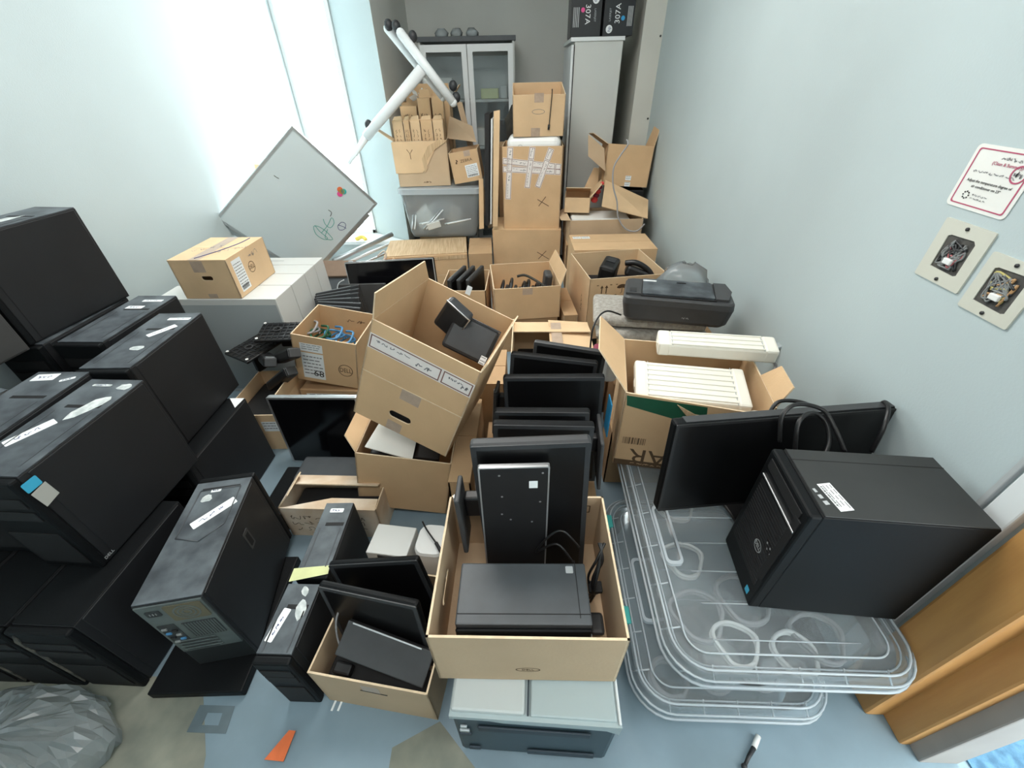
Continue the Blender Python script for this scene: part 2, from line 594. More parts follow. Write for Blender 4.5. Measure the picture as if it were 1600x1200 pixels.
def struct(name, mb):
    o = mb.build(name)
    o['kind'] = 'structure'
    return o


def slab(name, lo, hi, mat):
    m = MB()
    m.box([(a + b) / 2 for a, b in zip(lo, hi)], [b - a for a, b in zip(lo, hi)], mat)
    return struct(name, m)


m = MB()
m.box((0.15, 2.1, -0.05), (4.7, 6.4, 0.1), 'floor_tile')
m.prism([(-1.45, -0.1), (-0.72, -0.1), (-0.86, 0.25), (-0.98, 0.42), (-1.75, 0.44)], 0.0004, 'floor_dust', Matrix.Translation((0, 0, 0.0008)))
m.prism([(-0.34, -0.1), (-0.02, -0.1), (-0.1, 0.22), (-0.24, 0.34), (-0.36, 0.28)], 0.0004, 'floor_dust', Matrix.Translation((0, 0, 0.0008)))
fl = struct('floor', m)
slab('ceiling', (-2.1, YN - 0.1, ZC), (1.15, YB + 0.1, ZC + 0.1), 'ceiling_paint')
slab('wall_left', (XL - 0.12, YN, 0), (XL, 4.3, ZC), 'wall_paint')
# right wall with the doorway near the camera
m = MB()
m.box((XR + 0.06, (0.49 + YB) / 2, ZC / 2), (0.12, YB - 0.49, ZC), 'wall_paint')
m.box((XR + 0.06, (YN - 0.5) / 2, ZC / 2), (0.12, abs(YN + 0.5), ZC), 'wall_paint')
m.box((XR + 0.06, 0.0, 2.4), (0.12, 1.0, 0.64), 'wall_paint')
struct('wall_right', m)
slab('wall_back', (-1.3, YB, 0), (XR, YB + 0.1, ZC), 'back_wall_paint')
slab('wall_near', (XL, YN - 0.1, 0), (XR, YN, ZC), 'wall_paint')
# window bay: pier on the right of the window, splayed reveal, sill wall and window
m = MB()
XP = -1.11
m.loft([[(XP, YW, z), (XP, YB + 0.05, z), (-1.5, YB + 0.05, z), (-1.5, 4.12, z)] for z in (0, ZC)], 'back_wall_paint')
m.add([(XP - 0.001, YW - 0.001, 0), (-1.502, 4.119, 0), (-1.502, 4.119, ZC), (XP - 0.001, YW - 0.001, ZC)], [(0, 1, 2, 3)], 'wall_paint')
struct('wall_window_pier', m)
m = MB()
m.box((-1.53, 3.985, 0.095), (0.84, 0.27, 0.19), 'wall_paint')
m.prism([(-1.95, 3.84), (-1.115, 3.84), (-1.505, 4.11), (-1.505, 4.14), (-1.95, 4.14)], .03, 'frame_white', Matrix.Translation((0, 0, .22)))
struct('wall_below_window', m)
slab('wall_above_window', (-1.96, 4.09, 2.6), (-1.5, 4.19, ZC), 'wall_paint')
m = MB()
for lo, hi in (((-1.95, 4.1, .22), (-1.915, 4.14, 2.6)), ((-1.535, 4.1, .22), (-1.5, 4.14, 2.6)), ((-1.95, 4.1, 2.565), (-1.5, 4.14, 2.6)), ((-1.95, 4.1, .22), (-1.5, 4.14, .255))):
    m.box([(a + b) / 2 for a, b in zip(lo, hi)], [b - a for a, b in zip(lo, hi)], 'frame_white', 0.004)
wf = struct('window_1', m)
m = MB()
m.box((-1.725, 4.12, 1.41), (0.38, 0.006, 2.31), 'window_pane')
m.build('window_pane', wf)
# corner duct at the back right
m = MB()
m.box((0.925, 4.5, ZC / 2), (0.15, 0.9, ZC), 'pilaster_board')
for z in (1.66, 1.14):
    m.tube([(0.985, 4.0505, z), (0.985, 4.044, z)], 0.007, 'dark_plastic', 8, smooth_path=False)
struct('trim_1', m)
# white conduit channel and door casing at the near right
m = MB()
m.box((XR - 0.012, 0.545, 1.0), (0.024, 0.05, 2.0), 'frame_white', 0.004)
m.box((XR - 0.006, 0.59, 0.6), (0.012, 0.012, 1.2), 'grey_print', 0.002)
struct('trim_2', m)
m = MB()
m.box((XR + 0.03, 0.44, 1.06), (0.16, 0.105, 2.12), 'wood_brown', 0.008)
m.box((XR + 0.03, -0.44, 1.06), (0.16, 0.10, 2.12), 'wood_brown', 0.008)
m.box((XR + 0.03, 0.0, 2.12), (0.16, 0.98, 0.10), 'wood_brown', 0.008)
m.box((XR + 0.06, 0.36, 1.05), (0.12, 0.07, 2.1), 'wood_brown', 0.006)
m.box((XR + 0.075, 0.31, 1.04), (0.10, 0.04, 2.08), 'jamb_grey', 0.004)
struct('door_1', m)
m = MB()
m.box((1.6, 0.0, 0.003), (0.9, 1.4, 0.006), 'carpet_blue')
struct('trim_3', m)
m = MB()
m.box((2.35, 0.5, 1.2), (0.1, 3.4, 2.4), 'wall_paint')
struct('wall_corridor', m)

# ceiling light, and an unseen panel added around the front lamp
for lb, x, y, ly in (('square white panel light on the ceiling over the middle of the heap', -0.35, 1.95, 1.24), ('narrow white panel light added on the ceiling above the camera end to light the box fronts', -0.2, -0.3, .64)):
    t = thing('ceiling_light', lb, 'ceiling light', (x, y, ZC))
    m = MB()
    m.prism(rrect(1.24, ly, 0.01, 1), 0.05, 'frame_white', holes=[rrect(1.18, ly - .06, 0.01, 1)])
    m.build('frame', t)
    m = MB()
    m.box((0, 0, -0.008), (1.17, ly - .07, 0.012), 'lamp_diffuser')
    m.build('diffuser', t)

# ------------------------------------------------------------------ on the right wall
A4M = Matrix(((0, 0, -1, XR), (-1, 0, 0, 1.072), (0, 1, 0, 1.19), (0, 0, 0, 1)))   # u towards the camera, v up
t = thing('wall_notice', 'laminated white notice with a red border taped above the open wall sockets', 'notice', (0, 0, 0))
m = MB()
SW, SH = 0.150, 0.125
m.prism(rrect(SW, SH, 0.010, 4, SW / 2 - .004, SH / 2 - 0.004), 0.0012, 'paper', A4M @ Matrix.Translation((0, 0, 0.002)))
m.build('sheet', t)
m = MB()
m.prism(rrect(SW - .016, SH - .014, .005, 3, SW / 2 - .004, SH / 2 - .004), 0.0004, 'ink_red', A4M @ Matrix.Translation((0, 0, 0.0026)), holes=[rrect(SW - .022, SH - .019, .005, 3, SW / 2 - .004, SH / 2 - .004)])
m.build('border', t)
for s_, u, v, sz, mt in (('(Clean & Summery)', .086, .090, .0088, 'ink_red'), ('Adjust the temperature degree of', .070, .052, .0078, 'ink'), ('air conditioner on 23\u00b0', .070, .042, .0078, 'ink')):
    text(t, 'lettering', s_, sz, A4M @ Matrix.Translation((u, v, 0.003)), mt)
m = MB()
scrawl(m, A4M @ Matrix.Translation((0.065, 0.101, 0.0026)), 0.05, 0.006, 'ink_grey', 0.0013, 4, 3)
scrawl(m, A4M @ Matrix.Translation((0.02, 0.070, 0.0026)), 0.10, 0.005, 'ink_grey', 0.0012, 8, 4)
scrawl(m, A4M @ Matrix.Translation((0.048, 0.026, 0.0026)), 0.04, 0.0035, 'ink_grey', 0.001, 5, 5)
scrawl(m, A4M @ Matrix.Translation((0.048, 0.019, 0.0026)), 0.04, 0.0035, 'ink_grey', 0.001, 5, 6)
for i in range(8):
    a = 2 * math.pi * i / 8
    m.prism(circle(0.0018, 8, 0.034 + 0.007 * math.cos(a), 0.023 + 0.007 * math.sin(a)), .0003, 'ink', A4M @ Matrix.Translation((0, 0, .003)))
m.build('fine_print', t)
m = MB()
m.prism(circle(0.017, 24, .119, .078), .0003, 'ink_red', A4M @ Matrix.Translation((0, 0, .003)), holes=[circle(0.014, 24, .119, .078)])
scrawl(m, A4M @ Matrix.Translation((0.110, .078, .003)), .02, .014, 'ink_grey', .002, 2, 9)
m.build('emblem', t)


def wall_socket(label, y, z, wd, hg, wires):
    M = Matrix(((0, 0, -1, XR), (-1, 0, 0, y), (0, 1, 0, z), (0, 0, 0, 1)))
    t = thing('wall_socket', label, 'wall socket', (0, 0, 0), group=None)
    m = MB()
    hole = [(-.036, -.038), (.030, -.040), (.038, -.036), (.037, .034), (.03, .041), (-.03, .038), (-.037, .034)]
    m.prism(rrect(wd, hg, 0.004, 3), 0.004, 'plate_cream', M @ Matrix.Translation((0, 0, 0.004)), holes=[hole])
    m.build('plate', t)
    m = MB()
    m.prism(hole, 0.0015, 'box_hole', M @ Matrix.Translation((0, 0, 0.0017)))
    m.build('back_box', t)
    rnd = random.Random(int(y * 100))
    for col, k in wires:
        for j in range(k):
            m = MB()
            p = [(rnd.uniform(-.028, .028), rnd.uniform(-.03, .03), rnd.uniform(0.003, 0.006)) for _ in range(5)]
            m.tube([M @ Vector(q) for q in p], 0.0022, col, 6)
            m.build('wire', t)
    m = MB()
    m.box((.004, -.014, .008), (.022, .013, .008), 'white_plastic', .002, M)
    m.build('connector', t)
    for sgn in (-1, 1):
        m = MB()
        m.tube([M @ Vector((0.0, sgn * hg * 0.425, .004)), M @ Vector((0.0, sgn * hg * 0.425, .0065))], 0.0042, 'dark_plastic', 8, smooth_path=False)
        m.build('screw', t)
    return t


wall_socket('cream wall socket with loose grey and red wires, its cover missing, left of two', 0.983, 1.093, 0.13, 0.138, (('wire_grey', 6), ('wire_red', 1), ('dark_plastic', 4)))
wall_socket('opened wall socket with yellow wires showing, nearest the photo edge', 0.842, 1.068, 0.12, 0.125, (('wire_yellow', 2), ('copper', 2), ('wire_grey', 5), ('dark_plastic', 2)))

# ================================================================== PC TOWERS, LEFT
LZ = 0.362


def tower(label, loc, rz, d=(0.172, 0.405, 0.358), near='front', top='plain', side='pc_side', cat='computer tower', name='computer_tower', group=None, vent=False, ring=False, rx=0, ry=0):
    root = thing(name, label, cat, loc, (rx, ry, rz), group)
    dx, dy, dz = d
    bz = 0.022
    s = 1 if near == 'front' else -1
    m = MB()
    m.box((0, s * bz / 2, dz / 2), (dx - 0.004, dy - bz, dz - 0.002), side, 0.003)
    m.box((0, s * (bz / 2 + 0.006), dz / 2), (dx, dy - bz - 0.03, dz - 0.012), side, 0.002)
    m.build('case', root)
    # front bezel
    m = MB()
    yb = -s * (dy / 2 - bz / 2)
    m.box((0, yb, dz / 2), (dx, bz, dz), 'pc_black', 0.006)
    yf = -s * (dy / 2 + 0.0012)
    for z, h in ((0.80, 0.035), (0.66, 0.035)):
        m.box((0, yf, dz * z), (dx * 0.84, 0.003, h), 'pc_groove', 0.001)
    m.box((0, yf, dz * 0.27), (dx * 0.8, 0.003, dz * 0.38), 'pc_groove', 0.001)
    m.build('front_bezel', root)
    m = MB()
    if ring: m.prism(circle(0.012, 18), 0.002, 'ring_metal', Matrix.Translation((dx * 0.28, yf - s * .0012, dz * 0.55)) @ Matrix.Rotation(R_(90 * s), 4, 'X'), holes=[circle(0.009, 18)])
    if ring: m.build('power_button', root)
    # top skin with pressed outline
    m = MB()
    z = dz + 0.0002
    m.box((0, s * bz / 2, z), (dx - 0.006, dy - bz - 0.004, 0.003), 'pc_black' if top == 'dark' else 'pc_dusty_lit', 0.001)
    if top == 'recess':
        for q in ((-.35, .36, .35, .36), (-.35, .36, -.35, -.05), (.35, .36, .35, .02), (.35, .02, .05, -.1), (.05, -.1, -.35, -.05)):
            a = Vector((q[0] * dx, q[1] * dy, z + 0.0018))
            b = Vector((q[2] * dx, q[3] * dy, z + 0.0018))
            m.tube([a, b], 0.0022, 'pc_slate', 6, smooth_path=False)
        m.box((0, .37 * dy, z + .0012), (dx * .66, .008, .002), 'pc_groove')
    elif top == 'plain':
        m.box((0.01, .18 * dy, z + .0012), (dx * .6, .012, .0022), 'pc_groove')
        for sx in (-1, 1):
            m.box((sx * dx * .33, -.12 * dy, z + .0014), (.004, dy * .5, .002), 'pc_slate')
    m.build('top_panel', root)
    if near == 'rear':
        yr = -dy / 2
        F = face_M(d, 'n', 0, 0, lift=0)
        m = MB()
        m.box((0, yr + 0.002, dz / 2), (dx - 0.006, 0.004, dz - 0.006), 'rear_dark')
        m.prism([(0.006, dz * 0.28), (dx - .006, dz * 0.28), (dx - .006, dz - 0.006), (0.006, dz - .006)], 0.004, 'rear_steel', F @ Matrix.Translation((0, 0, 0.004)))
        m.build('rear_panel', root)
        m = MB()
        m.prism(rrect(0.09, 0.075, 0.006, 3, dx * 0.66, dz * 0.86), 0.002, 'mesh_brown', F @ Matrix.Translation((0, 0, 0.006)))
        for i in range(3):
            m.prism(circle(0.012 + 0.010 * i, 20, dx * .66, dz * .86), .0008, 'rear_steel', F @ Matrix.Translation((0, 0, .0068)), holes=[circle(0.008 + .010 * i, 20, dx * .66, dz * .86)])
        m.build('power_supply_fan', root)
        m = MB()
        m.prism(rrect(0.034, 0.026, 0.004, 3, dx * 0.22, dz * 0.89), 0.002, 'rear_dark', F @ Matrix.Translation((0, 0, 0.006)))
        for k in (-.007, 0, .007):
            m.box((0, 0, 0), (.002, .008, .002), 'silver', M=F @ Matrix.Translation((dx * .22 + k, dz * .89, .0065)))
        m.build('power_socket', root)
        m = MB()
        m.prism(rrect(0.085, 0.08, 0.004, 2, dx * 0.66, dz * 0.60), 0.002, 'rear_dark', F @ Matrix.Translation((0, 0, 0.0052)))
        for i in range(12):
            m.box((0, 0, 0), (.0028, .074, .0016), 'rear_steel', M=F @ Matrix.Translation((dx * .66 - .039 + i * .0071, dz * .60, .0056)))
        m.build('vent_grille', root)
        m = MB()
        m.prism(rrect(0.042, 0.105, 0.003, 2, dx * 0.20, dz * 0.58), 0.002, 'rear_dark', F @ Matrix.Translation((0, 0, 0.0052)))
        for i in range(7):
            m.box((0, 0, 0), (.013, .008, .005), ('silver', 'blue_cable', 'black_plastic')[i % 3], 0.001, F @ Matrix.Translation((dx * .14 + .02 * (i % 2), dz * .47 + i * .012, .0062)))
        m.build('port_panel', root)
        for i in range(4):
            m = MB()
            m.box((0, 0, 0), (dx * .6, .009, .002), 'rear_steel', .001, F @ Matrix.Translation((dx * .40, dz * (0.32 + 0.045 * i), .0062)))
            m.box((0, 0, 0), (dx * .5, .003, .001), 'rear_dark', 0, F @ Matrix.Translation((dx * .40, dz * (0.32 + 0.045 * i), .0076)))
            m.build('slot_cover', root)
    if vent:
        F = face_M(d, 'r', 0, 0, lift=0)
        m = MB()
        m.prism(rrect(.03, .075, .003, 3, dy * .55, dz * .72), .002, 'pc_grey', F @ Matrix.Translation((0, 0, .0015)))
        m.prism(rrect(.017, .055, .003, 3, dy * .55, dz * .72), .001, 'pc_groove', F @ Matrix.Translation((0, 0, .0022)))
        m.build('side_latch', root)
    return root


def top_label(root, d, u, v, w_, h_, rot, mat='white_label', seed=0, worn=False, name='label'):
    M = face_M(d, 't', d[0] / 2 + u, d[1] / 2 + v, rot, lift=0.0026)
    m = MB()
    rnd = random.Random(seed)
    if worn:
        pts = [(math.cos(a) * w_ / 2 * rnd.uniform(.75, 1.1), math.sin(a) * h_ / 2 * rnd.uniform(.7, 1.15)) for a in [2 * math.pi * i / 11 for i in range(11)]]
        m.prism(pts, .0004, 'worn_label', M)
    else:
        m.prism(rrect(w_, h_, .003, 2), .0004, mat, M)
        scrawl(m, M @ Matrix.Translation((-w_ * .32, 0, 0)), w_ * .6, h_ * .38, 'ink_navy', .0018, 3, seed)
    return m.build(name, root)


TD = (0.172, 0.405, 0.358)
DTL = (-1.868, 1.30, 3 * LZ - 0.002)
o = tower('black tower with side panel facing the room, on the third layer against the left wall', (-1.797, 1.374, 2 * LZ), -5, TD)
top_label(o, TD, 0.0, 0.02, .12, .05, 75, worn=True, seed=2)
o = tower('greyish black tower standing nearest the left photo edge on the third layer', (-1.80, 0.945, 2 * LZ), -2, TD, side='pc_grey')
o = tower('dusty topped tower with smeared top, second layer, furthest back beside the pale boxes', (-1.585, 1.377, LZ), 0, TD)
top_label(o, TD, .02, .15, .085, .018, 0, seed=4)
top_label(o, TD, -.01, .09, .07, .025, 0, seed=5)
o = tower('tall tower with white slips on its dusty top, before the pale boxes', (-1.364, 1.216, LZ), 2, TD)
top_label(o, TD, .03, .15, .085, .018, 0, seed=6)
top_label(o, TD, .025, .06, .095, .028, 55, seed=7)
top_label(o, TD, .02, -.06, .055, .034, 10, worn=True, seed=8)
o = tower('nearest upper tower with torn white labels on top and a blue sticker at its corner', (-1.268, 0.775, LZ), -1.5, TD)
top_label(o, TD, .055, .165, .045, .034, 10, worn=True, seed=9)
top_label(o, TD, .03, .07, .115, .05, 62, worn=True, seed=10)
top_label(o, TD, -.035, -.035, .105, .032, 62, seed=11)
top_label(o, TD, -.02, .17, .06, .010, 0, 'worn_label', seed=12)
F = face_M(TD, 'r', 0, 0, lift=0.001)
m = MB()
m.prism(rrect(.035, .028, .003, 2, .03, .325), .0005, 'blue_sticker', F @ Matrix.Translation((0, 0, .0012)))
m.build('blue_sticker', o)
m = MB()
m.prism([(.018, .255), (.055, .262), (.052, .310), (.014, .306)], .0005, 'grey_sticker', F @ Matrix.Translation((0, 0, .0012)))
m.build('grey_sticker', o)
text(o, 'lettering', 'DELL', .013, F @ Matrix.Translation((.03, .02, .0012)), 'grey_print')
o = tower('tower with a dusty scuffed top, second layer, left of the one with the blue sticker', (-1.470, 0.815, LZ), 0.5, TD)
top_label(o, TD, -.03, .17, .07, .035, 5, seed=13)
top_label(o, TD, .05, .16, .04, .012, 30, seed=14)
top_label(o, TD, -.06, .0, .07, .05, 40, worn=True, seed=15)
o = tower('brownish tower laid on its back with a ring button, at the left photo edge', (-1.70, 0.78, LZ), -14, (0.172, 0.358, 0.352), side='pc_grey', ring=True)
# bottom layer
for i, (lb, x, y, rz) in enumerate((('floor level tower under the nearest upper tower, a dusty ledge along its front', -1.222, 0.600, -1.0),
                                    ('floor level tower at the left of the bottom row, dust hanging at its front', -1.405, 0.598, -.5),
                                    ('floor level tower left of the bottom row of three, mostly in the dark', -1.59, 0.60, 0),
                                    ('floor level tower cut off by the left photo edge', -1.775, 0.60, 0))):
    o = tower(lb, (x, y, 0), rz, TD, top='dark')
    if i < 3:
        m = MB()
        rnd = random.Random(i)
        pts = [(-.083 + rnd.uniform(-.002, .03) * (1 - k / 14), .352 - .025 * k) for k in range(13)] + [(-.085, .03 + .035 * k) for k in range(9)]
        m.prism(pts, .004, 'dust_crust', Matrix(((1, 0, 0, 0), (0, 0, -1, -.2035), (0, 1, 0, 0), (0, 0, 0, 1))) @ Matrix.Translation((0, 0, .002)))
        m.build('dust_clump', o)
o = tower('floor level black tower with a white triangle sticker, behind the tower showing its rear', (-1.292, 1.128, 0), 1, TD, top='dark')
m = MB()
m.prism([(.02, .198), (.084, .198), (.078, .135)], .0004, 'white_label', Matrix.Translation((0, 0, .3625)))
m.build('triangle_sticker', o)
tower('floor level tower hidden in the second row, only its dark side seen', (-1.472, 1.13, 0), 0, TD)
tower('floor level tower at the back of the second row by the wall', (-1.65, 1.36, 0), 0, TD)
tower('floor level tower in the back corner against the left wall', (-1.832, 1.36, 0), 0, TD)
tower('second layer tower under the tall one against the left wall', (-1.79, 1.36, LZ), 0, TD)

m = MB()
m.box((0, 0, .018), (.275, .42, .034), 'pc_black', .004)
q = tag(m.build('desktop_computer'), 'flat black desktop unit on the floor under the tower showing its rear', 'desktop computer')
q.location = (-.972, .586, 0)
q.rotation_euler = (0, 0, R_(3))
SD = (0.170, 0.416, 0.368)
o = tower('black tower turned to show its grey rear plate of ports, a hand-written slip on top', (-0.948, 0.668, 0.038), 11.7, SD, near='rear', top='recess', vent=True)
top_label(o, SD, -.012, .145, .03, .014, 0, seed=20)
top_label(o, SD, -.03, .115, .035, .032, 20, worn=True, seed=21)
top_label(o, SD, .015, .055, .125, .030, 42, seed=22)

KD = (0.098, 0.205, 0.285)
o = tower('slim black desktop standing beside the rear-turned tower, a white slip along its top', (-0.640, 0.475, 0), 0, KD, name='slim_desktop', cat='slim desktop computer')
top_label(o, KD, -.022, -.01, .085, .022, 80, seed=23)
top_label(o, KD, .022, .03, .03, .055, 10, worn=True, seed=24)
top_label(o, KD, .012, .08, .02, .03, 30, worn=True, seed=24)
KD2 = (0.098, 0.265, 0.29)
o = tower('slim black desktop behind the first slim one, a small label on its far end', (-0.632, 0.722, 0), 2, KD2, name='slim_desktop', cat='slim desktop computer')
top_label(o, KD2, 0, .10, .045, .016, 0, seed=25)
m = MB()
m.prism([(-.05, -.022), (.055, .004), (.05, .03), (-.053, .018)], .0006, 'yellow_tape', Matrix.Translation((-.635, .60, .2925)))
tag(m.build('tape_strip'), 'pale yellow tape strip stuck across the tops of the slim desktops', 'tape')

# ================================================================== SCREENS
def monitor(name, label, w_, h_, t, loc, rot, cat='monitor', rim='dark_plastic', screen='screen_matte', bezel=0.014, stand=None, back=True, group=None, side='pc_black'):
    """standing on its lower edge, screen towards -y"""
    root = thing(name, label, cat, loc, rot, group)
    m = MB()
    m.box((0, 0, h_ / 2), (w_, t, h_), side, min(0.008, t * .35))
    if back:
        m.box((0, t * .9, h_ * .5), (w_ * .62, t * 1.1, h_ * .6), side, 0.012)
    m.build('housing', root)
    m = MB()
    F = face_M((w_, t, h_), 'n', 0, 0, lift=0.0012)
    m.prism(rrect(w_ - .004, h_ - .004, .004, 3, w_ / 2, h_ / 2), .003, rim, F, holes=[rrect(w_ - 2 * bezel, h_ - 2 * bezel, .002, 2, w_ / 2, h_ / 2)])
    m.build('bezel', root)
    m = MB()
    m.prism(rrect(w_ - 2 * bezel + .002, h_ - 2 * bezel + .002, .002, 2, w_ / 2, h_ / 2), .001, screen, F @ Matrix.Translation((0, 0, -.0008)))
    m.build('screen', root)
    if stand:
        kind = stand
        m = MB()
        if kind == 'left':       # turned on its side: neck and foot stick out to the left
            m.box((-w_ * .5 + .01, t, h_ * .5), (.10, .03, .07), 'black_plastic', .006)
            m.build('stand_neck', root)
            m = MB()
            m.box((-w_ * .5 - .046, t - .02, h_ * .46), (.012, .085, .20), 'charcoal', .004)
            m.box((-w_ * .5 - .053, t - .045, h_ * .46), (.003, .012, .20), 'silver', .001)
            m.build('stand_base', root)
        elif kind == 'right':
            m.box((w_ * .5 - .01, t + .02, h_ * .62), (.09, .03, .06), 'black_plastic', .006)
            m.build('stand_neck', root)
            m = MB()
            m.box((w_ * .5 + .040, t + .01, h_ * .55), (.012, .15, .20), 'charcoal', .004)
            m.build('stand_base', root)
        elif kind == 'foot':
            m.box((0, t * 1.8, .005), (.07, .03, .11), 'black_plastic', .006)
            m.build('stand_neck', root)
            m = MB()
            m.box((.01, -.005, -.056), (.20, .14, .012), 'black_plastic', .004)
            m.build('stand_base', root)
    return root


# ================================================================== FRONT CENTRE
# printer on the floor
PD = (0.387, 0.42, 0.332)
PT = thing('laser_printer', 'light grey printer with a slate front, on the floor at the bottom centre', 'printer', (0.026, 0.478, 0), (0, 0, -1.6))
m = MB()
m.box((0, 0.004, .16), (PD[0] - .006, PD[1] - .008, .30), 'printer_slate', .012)
m.box((0, .03, .012), (PD[0] - .05, PD[1] - .08, .024), 'printer_dark', .004)
m.build('body', PT)
m = MB()
prof = [(-.19, .302), (-.10, .302), (-.07, .293), (.10, .291), (.16, .288), (.188, .268), (.19, .262), (.19, .318), (-.19, .318)]
Mf = Matrix(((1, 0, 0, 0), (0, 0, -1, -.2085), (0, 1, 0, 0), (0, 0, 0, 1)))
m.prism(prof, .41, 'printer_light', Mf)
m.build('top_cover', PT)
m = MB()
m.box((-.105, -.02, .3225), (.165, .36, .016), 'printer_lid', .006)
m.build('control_lid', PT)
m = MB()
m.box((.085, -.02, .3195), (.19, .36, .010), 'printer_light', .004)
m.box((.085, .07, .326), (.175, .18, .008), 'printer_lid', .004)
m.box((.085, .055, .3305), (.075, .02, .002), 'printer_slate', .001)
m.build('output_tray', PT)
m = MB()
m.box((-.015, -.06, .3245), (.004, .28, .004), 'printer_dark')
m.build('lid_gap', PT)
m = MB()
m.box((.186, -.02, .318), (.006, .37, .014), 'frame_white', .002)
m.build('cover_seam', PT)
m = MB()
yf = -.2068
for q in (((.0, yf, .235), (.26, .005, .028)), ((.07, yf, .06), (.17, .005, .03)), ((-.15, yf, .06), (.03, .005, .02))):
    m = MB()
    m.box(q[0], q[1], 'printer_dark', .002)
    m.build('front_grip', PT)
for z, wd in ((.245, .016), (.215, .024), (.19, .030)):
    m = MB()
    m.box((-.163, yf - .001, z), (wd, .006, .012), 'aluminium' if wd < .03 else 'printer_dark', .002)
    m.build('button', PT)

# open carton on the printer
D2 = (0.405, 0.345, 0.222)
B2 = carton('cardboard_box', 'low open cardboard box with an oval mark, standing on the light grey printer', D2, (0.001, 0.515, 0.3365), (0, 0, 0.6), 'kraft_grey',
            holes=(('l', .19, .115, .085, .032),), low={'n': (.222, .222)})
oval_mark(B2, face_M(D2, 'n', .205, .062), .055, .021)
m = MB()
F = face_M((D2[0], D2[1] - .012, D2[2]), 'f', .08, .19)
m.prism(rrect(.03, .03, .002, 2), .0004, 'ink_brown', face_M(D2, 'f', D2[0] - .36, .175, lift=-.0056), holes=[rrect(.024, .024, .002, 2)])
m.build('print_mark', B2)
m = MB()
m.prism(rrect(.075, .024, .011, 5), .001, 'kraft_light', face_M(D2, 'l', .19, .115, lift=-.0065))
m.build('handle_tab', B2)

# slim desktop lying in it
FD = (0.292, 0.138, 0.093)
o = thing('slim_desktop', 'slate grey slim desktop lying flat in the low open box', 'slim desktop computer', (-.006, .452, .43), (0, 0, 1.1))
m = MB()
m.box((0, 0, .0465), FD, 'pc_slate', .004)
m.build('case', o)
m = MB()
m.box((0, -FD[1] / 2 - .003, .040), (.292, .010, .078), 'pc_black', .006)
m.box((0, -FD[1] / 2 + .022, .0932), (.288, .0016, .0012), 'pc_groove')
m.box((.122, .01, .0932), (.0016, .13, .0012), 'pc_groove')
m.build('front_bezel', o)
m = MB()
m.prism(rrect(.017, .017, .002, 2), .0005, 'grey_print', Matrix.Translation((.108, .052, .0936)))
m.build('sticker', o)
m = MB()
m.prism(rrect(.003, .042, .001, 2), .0005, 'white_label', Matrix.Translation((.1475, -.06, .05)) @ Matrix.Rotation(R_(90), 4, 'Y'))
m.build('sticker', o)
o = thing('packing_block', 'brown cardboard packing block under the flat slim desktop', 'packing block', (-.006, .452, .343))
m = MB()
m.box((0, 0, .0425), (.27, .12, .085), 'kraft_dark', .003)
m.build('block', o)

# upright dark panel with silver rim
o = thing('flat_device', 'thin black device with a silver rim and screws, upright in the low open box', 'flat device', (-.026, .568, .36), (-3, 0, 3))
m = MB()
m.box((0, 0, .2125), (.15, .010, .425), 'black_plastic', .003)
m.build('back_cover', o)
m = MB()
m.prism(rrect(.154, .429, .004, 3, 0, .2125), .012, 'silver', Matrix(((1, 0, 0, 0), (0, 0, -1, -.006), (0, 1, 0, 0), (0, 0, 0, 1))), holes=[rrect(.147, .422, .003, 3, 0, .2125)])
m.build('rim', o)
Fk = Matrix(((1, 0, 0, 0), (0, 0, -1, -.0054), (0, 1, 0, 0), (0, 0, 0, 1)))
m = MB()
m.prism(rrect(.019, .022, .001, 2, .042, .372), .0004, 'white_label', Fk)
m.build('label', o)
for u, v in ((-.032, .402), (.062, .407), (-.028, .335), (.058, .315), (-.03, .275), (-.01, .255), (.04, .245)):
    m = MB()
    m.prism(circle(.0026, 8, u, v), .0006, 'silver', Fk)
    m.build('screw', o)

# monitors on their sides, one behind the other
monitor('monitor', 'black monitor turned on its side, front of the row, inside the low open box', .262, .472, .03, (.026, .608, .352), (-3, -2.2, 1.7), stand='left', rim='dark_plastic', side='dark_plastic')
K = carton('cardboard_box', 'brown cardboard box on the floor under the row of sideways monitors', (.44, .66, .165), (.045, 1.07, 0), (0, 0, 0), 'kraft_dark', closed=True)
row = (('black monitor on its side, second of the row, its top edge level', .275, .52, (.032, .785, .182), (-4, 1.6, 1), 'left'),
       ('black monitor on its side, third of the row, its top edge sloping right', .285, .45, (.062, .905, .205), (-3, -2.5, -3), 'right'),
       ('black monitor with a wide dark screen, fourth of the row, edge to the right box', .33, .47, (.098, 1.05, .20), (-4, -1.5, -1), None),
       ('black monitor, fifth of the row, its corner just above the fourth', .305, .475, (.062, 1.165, .19), (-5, 3.5, -6), 'left'),
       ('dark grey monitor at the very back of the row, leaning on the taped carton', .275, .44, (.125, 1.285, .195), (-6, 4, -10), None))
for lb, w_, h_, loc, rot, st in row:
    monitor('monitor', lb, w_, h_, .028, loc, rot, stand=st, rim='charcoal' if 'grey' in lb else 'dark_plastic', side='charcoal' if 'grey' in lb else 'pc_black')

